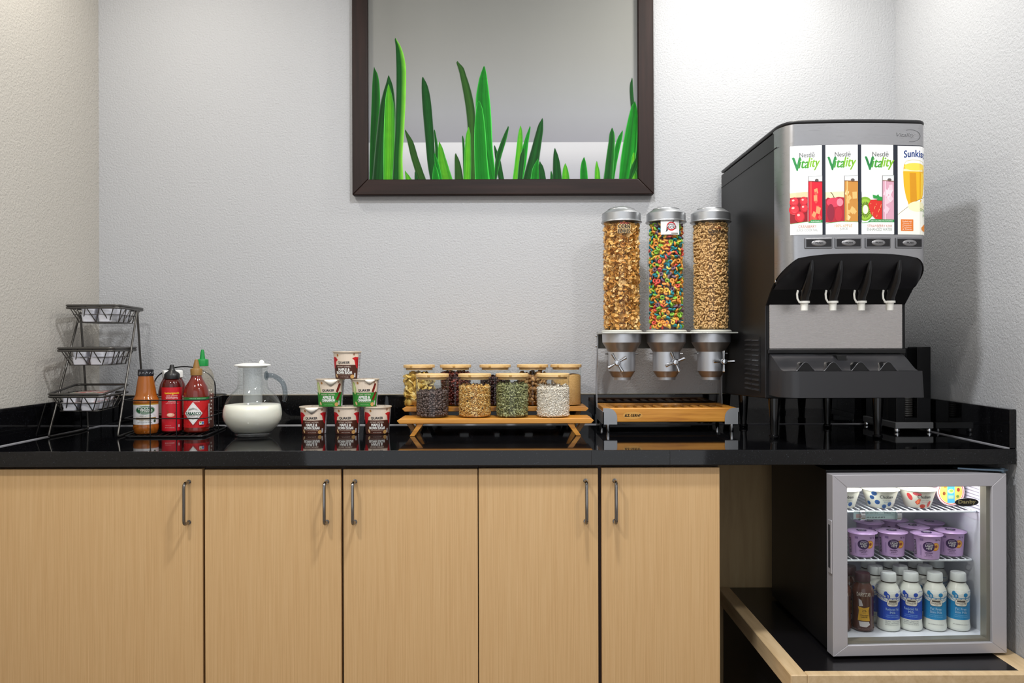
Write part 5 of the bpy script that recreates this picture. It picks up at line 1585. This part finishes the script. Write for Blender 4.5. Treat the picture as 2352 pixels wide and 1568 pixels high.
# ------------------------------------------------------------------ milk bottles
BZ = iz0 + .0004
bprof = [(0, .0002), (.024, .0002), (.0280, .003), (.0292, .009), (.0285, .016), (.0275, .024), (.0275, .092), (.0290, .098), (.0282, .106), (.0240, .117), (.0192, .124), (.0180, .128)]
br = prof_r([p for p in bprof[2:]])
def milk_label(kind):
    dk = {'reduced': '#1446b4', 'skim': '#1786bd'}[kind]; lt = ink('#e9ece6'); c = ink(dk); W_ = .084
    D = Decal()
    D.rect(0, .0585, 2 * W_, .053, c)
    # scalloped field above the colour band
    D.poly([(-W_, .110), (-W_, .084), (-.045, .086), (-.020, .080), (0, .0765), (.020, .078), (.042, .086), (W_, .084), (W_, .110)], lt)
    for i in range(-4, 5):
        D.poly([(i * .0075 - .001, .0800 + .0009 * abs(i)), (i * .0125 - .0012, .0885), (i * .0125 + .0012, .0885), (i * .0075 + .001, .0800 + .0009 * abs(i))], c)
    D.line([(-W_, .0960), (-.045, .0915), (-.02, .0898), (.02, .0898), (.045, .092), (W_, .096)], .0013, c)
    D.line([(-W_, .1030), (-.045, .0985), (-.022, .0920)], .0016, c); D.line([(-.060, .0990), (-.026, .0945)], .0012, c); D.line([(.022, .0920), (.04, .096), (W_, .099)], .0014, c)
    D.poly([(-.0170, .0905), (-.0170, .0985), (-.0120, .1035), (-.0070, .0985), (-.0070, .0905)], c); D.rect(-.012, .0945, .004, .007, lt); D.rect(-.012, .094, .0018, .006, c)
    D.ell(-.017, .1015, .0045, .0060, c, 12); D.ell(.011, .0985, .0055, .0055, c, 12); D.rect(.011, .0925, .0014, .005, c)
    D.line([(.018, .1050), (.023, .1085), (.027, .1060), (.032, .1075)], .0008, c)
    D.rr(.0005, .0775, .0300, .0180, .006, ink('#4a3c34')); D.rr(.0005, .0775, .0285, .0165, .0055, ink('#e4ded0')); D.rect(.0005, .0815, .020, .0045, ink('#4a4038')); D.text('WHOLESOME', .0005, .0757, .024, .0042, ink('#3a302a'), bold=.04); D.text('FARMS', .0005, .0715, .008, .0018, ink('#6a5a4c'))
    l = ('Reduced Fat', 'Milk', .034, .014) if kind == 'reduced' else ('Fat Free', 'Skim Milk', .026, .029)
    D.text(l[0], 0, .0610, l[2], .0068, ink('#bfe0f4'), bold=.01); D.text(l[1], 0, .0525, l[3], .0062, ink('#bfe0f4'), bold=.01)
    D.text('Ultra-Pasteurized', 0, .0450, .030, .0022, ink('#8fc4e4')); D.text('Vitamin A & D Grade A', 0, .0405, .034, .0022, ink('#8fc4e4'))
    if kind == 'reduced':
        D.text('2% Milkfat - Vitamin A & D', 0, .0285, .036, .0028, ink('#22344c'), bold=.02); D.text('Grade A - Ultra-Pasteurized', 0, .0245, .036, .0028, ink('#22344c'), bold=.02)
    D.text('NET CONTENTS 8 FL OZ (236 mL)', 0, .0195, .037, .0030, ink('#3a3a3c'), bold=.02)
    return D
def milk_bottle(kind):
    t = thing('milk_bottle', 'tmp label to be replaced below', 'milk bottle', (0, 0, 0))
    body = {'choc': mat('choc_milk', '#4e2a1c', .12, coat=.4)}.get(kind, mat('milk_plastic', '#e6e8de', .25))
    build(MB().lathe(bprof, 36), 'bottle_body', body, t, angle=50)
    cap = mat('cap_brown', '#3c1f24', .4) if kind == 'choc' else mat('cap_white', '#dfe4e2', .4)
    build(MB().lathe([(.0188, .1275), (.0188, .1300)], 28), 'neck_ring', mat('ring_dark', '#3b342c' if kind != 'choc' else '#2a1712', .5), t)
    build(MB().lathe([(.0180, .1302), (.0196, .1308), (.0198, .1330), (.0194, .1490), (.0180, .1520), (0, .1524)], 32), 'cap', cap, t, angle=40)
    if kind == 'choc':
        D = Decal(); D.text('DAIRYSTAR', 0, .1000, .036, .0105, ink('#d9cfc0'), bold=.0)
        D.poly([(-.0150, .067), (-.0100, .066), (0, .064), (.0100, .066), (.0150, .067), (.0125, .057), (.0140, .046), (.0160, .030), (-.0160, .030), (-.0140, .046), (-.0125, .057)], ink('#cf9d22'))
        D.text('2%', .001, .0570, .011, .0055, ink('#3a2410'), bold=.05); D.text('MILKFAT', .001, .0510, .009, .0022, ink('#5a3c14')); D.text('Chocolate', .001, .0450, .021, .0042, ink('#3a2410'), bold=.03); D.text('Lowfat Milk', .001, .0398, .017, .0038, ink('#3a2410'), bold=.03)
        D.poly([(-.013, .028), (.013, .028), (.016, .020), (.006, .014), (-.010, .015)], ink('#cfc9c4')); D.poly([(-.013, .088), (-.006, .084), (-.002, .070), (-.012, .068)], ink('#b9b4b2'))
        D.text('8 FL OZ (236 mL)', 0, .0085, .026, .0022, ink('#b08a72'))
    else:
        D = milk_label(kind)
    D.build('label', t, on_round(br, .0285), du=.005, dv=.006)
    return t
pro = {k: milk_bottle(k) for k in ('reduced', 'skim', 'choc')}
done = set()
def place_bottle(kind, x, d, rz, label):
    q = pro[kind] if kind not in done else dup(pro[kind])
    done.add(kind)
    q.location = (x, Y(d), BZ); q.rotation_euler = (0, 0, rz)
    nm_ = {'reduced': 'reduced fat milk bottles in the fridge', 'skim': 'skim milk bottles in the fridge', 'choc': 'chocolate milk bottles in the fridge'}[kind]
    tag(q, label, 'milk bottle', nm_)
place_bottle('choc', .9440, 2.114, R(-17), 'brown chocolate milk bottle with dark cap, front row, beside the blue bottles')
place_bottle('choc', .8840, 2.116, R(-15), 'brown chocolate milk bottle cut off by the left door frame')
place_bottle('choc', .9330, 2.176, R(-17), 'brown chocolate milk bottle in the second row')
place_bottle('reduced', 1.0140, 2.114, R(-4), 'dark blue label milk bottle in the front row, next to the chocolate milk')
place_bottle('reduced', 1.0750, 2.116, R(-24), 'dark blue label milk bottle in the front row, next to the light blue ones')
place_bottle('skim', 1.1390, 2.114, R(-22), 'light blue label milk bottle in the front row, nearer the dark blue ones')
place_bottle('skim', 1.2020, 2.114, R(-15), 'light blue label milk bottle in the front row by the right wall')
place_bottle('reduced', 1.0080, 2.178, R(-60), 'dark blue label milk bottle in the second row, left one')
place_bottle('reduced', 1.0770, 2.178, R(80), 'dark blue label milk bottle in the second row, right one')
place_bottle('skim', 1.1460, 2.178, R(-70), 'light blue label milk bottle in the second row')
place_bottle('reduced', 1.0170, 2.240, R(-60), 'dark blue label milk bottle in the back row, left one')
place_bottle('reduced', 1.0830, 2.242, R(120), 'dark blue label milk bottle in the back row, right one')
place_bottle('skim', 1.1520, 2.240, R(-60), 'light blue label milk bottle in the back row, left one')
place_bottle('skim', 1.2140, 2.242, R(-40), 'light blue label milk bottle in the back row by the right wall')

# ------------------------------------------------------------------ yogurt cups
SH1 = SZ1 + .0050
YH, YR0, YR1 = .0665, .0310, .0345
def yogurt(name, body_hex, lid_hex, label_fn, H, R0, R1, lidr, wavy=.0003):
    t = thing(name, 'tmp label to be replaced below', 'yogurt cup', (0, 0, 0))
    build(MB().lathe([(0, .0002), (R0 - .002, .0002), (R0, .002), (R1, H - .003), (R1 + .0015, H - .0025), (R1 + .0015, H - .001)], 40), 'cup_body', mat('yog_' + body_hex, body_hex, .35), t, angle=40)
    l = MB(); n = 40; vs = [(0, 0, H + .0006)]; fs = []
    for i in range(n):
        a = 2 * PI * i / n; rr = lidr * (1 + .035 * max(0, math.cos(a - 4.6)) ** 8 + .004 * math.sin(5 * a)); vs.append((rr * .6 * math.cos(a), rr * .6 * math.sin(a), H + .0002 + .0006 * math.sin(3 * a)))
    for i in range(n):
        a = 2 * PI * i / n; rr = lidr * (1 + .035 * max(0, math.cos(a - 4.6)) ** 8 + .004 * math.sin(5 * a)); vs.append((rr * math.cos(a), rr * math.sin(a), H - .0018 + wavy * math.sin(4 * a + 1)))
    fs += [(0, 1 + i, 1 + (i + 1) % n) for i in range(n)] + [(1 + i, 1 + n + i, 1 + n + (i + 1) % n, 1 + (i + 1) % n) for i in range(n)]
    l.add(vs, fs)
    lo = build(l, 'foil_lid', mat('yoglid_' + lid_hex, lid_hex, .3, .1), t, angle=60); s = lo.modifiers.new('thickness', 'SOLIDIFY'); s.thickness = .0004
    if label_fn: label_fn(t, H, R0, R1)
    return t
def fit_label(t, H, R0, R1):
    f = prof_r([(R0, .002), (R1, H - .003)])
    D = Decal(); pu = ink('#3d1f56')
    D.ell(.017, .0355, .0115, .0110, ink('#d98a2a')); D.ell(.018, .0360, .0085, .0085, ink('#f0b64a')); D.ell(.0185, .0365, .004, .004, ink('#a3481c'))
    D.ell(0, .0360, .0145, .0135, pu); D.text('DANNON', 0, .0445, .013, .0028, ink('#d9c6e6')); D.text('LIGHT', .001, .0385, .0185, .0064, WHITE, bold=.05, shear=.15); D.text('+FIT', .001, .0310, .0150, .0064, WHITE, bold=.05, shear=.15)
    D.text('ORIGINAL', 0, .0190, .020, .0038, pu, bold=.04); D.text('peach', 0, .0138, .013, .0044, pu, bold=.03); D.text('NONFAT GREEK YOGURT', 0, .0090, .021, .0018, pu)
    D.text('70', .018, .0535, .006, .0045, pu, bold=.03); D.text('5g', .027, .0535, .005, .0045, pu, bold=.03); D.rect(-.017, .0535, .008, .006, ink('#8a6aa0')); D.rect(-.020, .025, .003, .028, ink('#a98abd'))
    D.rect(-.036, .030, .007, .040, ink('#5a4a62'))
    for i in range(9): D.rect(-.036, .014 + i * .004, .0055, .0014, ink('#c9bcd2'))
    D.build('label', t, on_round(f, .032), du=.005)
    D = Decal(); D.ell(0, .002, .0135, .0115, pu); D.text('LIGHT', 0, .0055, .0170, .0055, WHITE, bold=.08, rot=PI); D.text('+FIT', 0, -.0015, .0140, .0055, WHITE, bold=.08, rot=PI); D.text('DANNON NONFAT', 0, -.016, .022, .0020, pu)
    D.build('lid_print', t, on_top(0, 0, H + .0010))
yo = yogurt('yogurt_cup', '#c5a3d2', '#c9a6d6', fit_label, YH, YR0, YR1, .0410)
first = True
for x, d, rz, lab in ((.9600, 2.155, R(-15), 'lilac yogurt cup at the left of the front row on the middle shelf'), (1.0440, 2.157, R(-16), 'lilac yogurt cup second from left in the front row, middle shelf'),
                      (1.1260, 2.130, R(-18), 'lilac yogurt cup standing furthest forward on the middle shelf'), (1.2070, 2.160, R(-22), 'lilac yogurt cup at the right end of the front row, middle shelf'),
                      (1.1330, 2.214, R(50), 'lilac yogurt cup directly behind the forward one, middle shelf'), (1.0330, 2.270, R(12), 'lilac yogurt cup behind the hanging thermometer, middle shelf'),
                      (1.1180, 2.300, R(20), 'lilac yogurt cup at the very back of the middle shelf'), (1.2035, 2.262, R(-20), 'lilac yogurt cup in the back right of the middle shelf')):
    q = yo if first else dup(yo)
    first = False
    q.location = (x, Y(d), SH1); q.rotation_euler = (0, 0, rz); tag(q, lab, 'yogurt cup', 'lilac yogurt cups on the middle shelf')
gy = yogurt('yogurt_cup', '#b98a52', '#2f7a44', None, YH - .002, YR0, YR1, .0375)
gy.location = (.8800, Y(2.165), SH1); tag(gy, 'green-lidded cup half hidden by the left door frame, middle shelf', 'yogurt cup')
SH2 = SZ2 + .0050
CHH, CR0, CR1 = .0500, .0330, .0465
def chob_label(kind):
    def f_(t, H, R0, R1):
        f = prof_r([(R0, .002), (R1, H - .003)])
        D = Decal(); navy = ink('#20344f')
        if kind == 'blue':
            for u, v, r in ((-.031, .029, .0062), (-.018, .017, .0070), (.017, .012, .0065), (-.024, .041, .0065), (.001, .006, .0062), (-.044, .012, .006)):
                D.ell(u, v, r, r * .9, ink('#1d4f8c')); D.ell(u + .001, v - .001, r * .6, r * .5, ink('#18406f'))
        else:
            D.ell(-.030, .031, .0060, .0105, ink('#c93a3a'), rot=.4); D.ell(-.012, .040, .010, .0045, ink('#d65a62'), rot=-.2)
            D.poly([(-.018, .017), (-.010, .025), (-.003, .026), (-.006, .012), (-.013, .010)], ink('#c8401f')); D.ell(-.010, .018, .003, .006, ink('#e87a4a'), rot=-.4)
            D.ell(.003, .006, .0085, .0055, ink('#b5301c')); D.ell(.022, .012, .005, .009, ink('#b8352a'), rot=-.3)
        D.text('Chobani', .006, .0325, .034, .0085, ink('#272b2c'), bold=.03); D.text('Greek Yogurt', .008, .0225, .024, .0038, ink('#8a8a80')); D.text('Blueberry' if kind == 'blue' else 'Strawberry', .009, .0178, .019, .0036, ink('#5f7fa0' if kind == 'blue' else '#c06a6a'))
        D.text('NONFAT GREEK YOGURT', .006, .0425, .034, .0018, ink('#b9b4a2'))
        D.build('label', t, on_round(f, .040), du=.005)
    return f_
cb0 = yogurt('yogurt_cup', '#dfdccb', '#e9e6d6', chob_label('blue'), CHH, CR0, CR1, .0505)
cb0.location = (1.0085, Y(2.150), SH2); cb0.rotation_euler = (0, 0, R(-9)); tag(cb0, 'wide cream yogurt cup with blueberries in the middle of the top shelf', 'yogurt cup', 'wide cream yogurt cups on the top shelf')
q = dup(cb0, (.9050, Y(2.152), SH2), R(-12), 'wide cream yogurt cup with blueberries at the left of the top shelf')
cs0 = yogurt('yogurt_cup', '#dfdccb', '#e9e6d6', chob_label('straw'), CHH, CR0, CR1, .0505)
cs0.location = (1.1110, Y(2.150), SH2); cs0.rotation_euler = (0, 0, R(-10)); tag(cs0, 'wide cream yogurt cup with strawberries on the top shelf', 'yogurt cup', 'wide cream yogurt cups on the top shelf')
# fruit cup lying on its side, lid to the front
fc = thing('fruit_cup', 'pink fruit cup lying on its side on the top shelf, printed lid facing out', 'fruit cup', (1.2020, Y(2.150), SH2 + .0385))
rx = Matrix.Rotation(R(90), 4, 'X')
build(MB().lathe([(0, -.050), (.029, -.050), (.0300, -.048), (.0365, .0), (.0383, .001), (.0383, .0025), (.036, .003), (0, .003)], 40, mx=rx), 'cup_body', mat('pink_cup', '#e3c3cf', .35), fc, angle=35)
D = Decal(); D.ell(0, 0, .0360, .0360, ink('#efe3e0'), 36); D.ell(0, 0, .0345, .0345, ink('#c8452f'), 36); D.ell(0, 0, .0325, .0325, ink('#f2ead8'), 36); D.ell(0, 0, .0310, .0310, ink('#f0c05a'), 36)
D.rect(0, 0, .020, .060, ink('#4aa6cf')); D.text('Mixed Fruit', 0, .018, .017, .0035, WHITE, bold=.03); D.ell(0, .002, .008, .006, ink('#f0d890')); D.ell(.001, .003, .005, .004, ink('#8fb34a')); D.rect(0, -.014, .015, .009, ink('#9fc3a0'))
D.ell(-.019, -.004, .004, .005, ink('#8a4a1c')); D.ell(.020, .006, .004, .005, ink('#a3321c')); D.ell(-.016, .014, .004, .003, ink('#c97a1c')); D.ell(.018, -.012, .004, .004, ink('#6b8a2c'))
D.build('lid_print', fc, lambda u, v, off: (u, -.003 - off, v))
# thermometer hung on the front of the top shelf
tm_ = thing('fridge_thermometer', 'clear tube fridge thermometer hanging from the top shelf', 'thermometer', (.962, Y(2.080), SZ2 - .0045))
ry = Matrix.Rotation(R(90), 4, 'Y')
tb_ = MB(); tb_.lathe([(0, -.062), (.0115, -.062), (.0135, -.058), (.0135, .058), (.0115, .062), (0, .062)], 28, mx=ry)
build(tb_, 'glass_tube', thin_glass('thermo_tube', '#f6fbfb', 1.42), tm_, angle=50)
for s_ in (-.036, .060): 
    bnd = MB(); bnd.lathe([(.0140, s_ - .006), (.0145, s_ - .0055), (.0145, s_ + .0055), (.0140, s_ + .006)], 28, mx=ry)
    bnd.box(s_ - .004, s_ + .004, -.003, .0, .0135, .0165)
    build(bnd, 'clip_band', chrome, tm_, angle=40)
cr = MB(); cr.box(-.056, .056, -.0005, .0005, -.0105, .0105)
cd2 = build(cr, 'scale_card', mat('scale_card', '#dbeef0', .5), tm_)
D = Decal(); D.text('-30 -20 -10 0 10°C', -.012, .0055, .042, .0035, ink('#2c3c44')); D.text('SYSCO', .034, .0058, .018, .0040, ink('#1f6a9c'), bold=.05); D.line([(-.03, .0005), (.05, .0005)], .0009, ink('#7aa9b8'))
D.text('-20 0 20 40 60 80°F', .002, -.0058, .050, .0038, ink('#1f3c50'), bold=.03); D.rect(-.046, -.002, .008, .010, ink('#e3b9b4')); D.rect(-.028, .003, .010, .0012, ink('#2f74a8'))
dl = D.build('scale_print', tm_, lambda u, v, off: (u, -.0006 - off, v), base=.0001); dl.parent = cd2
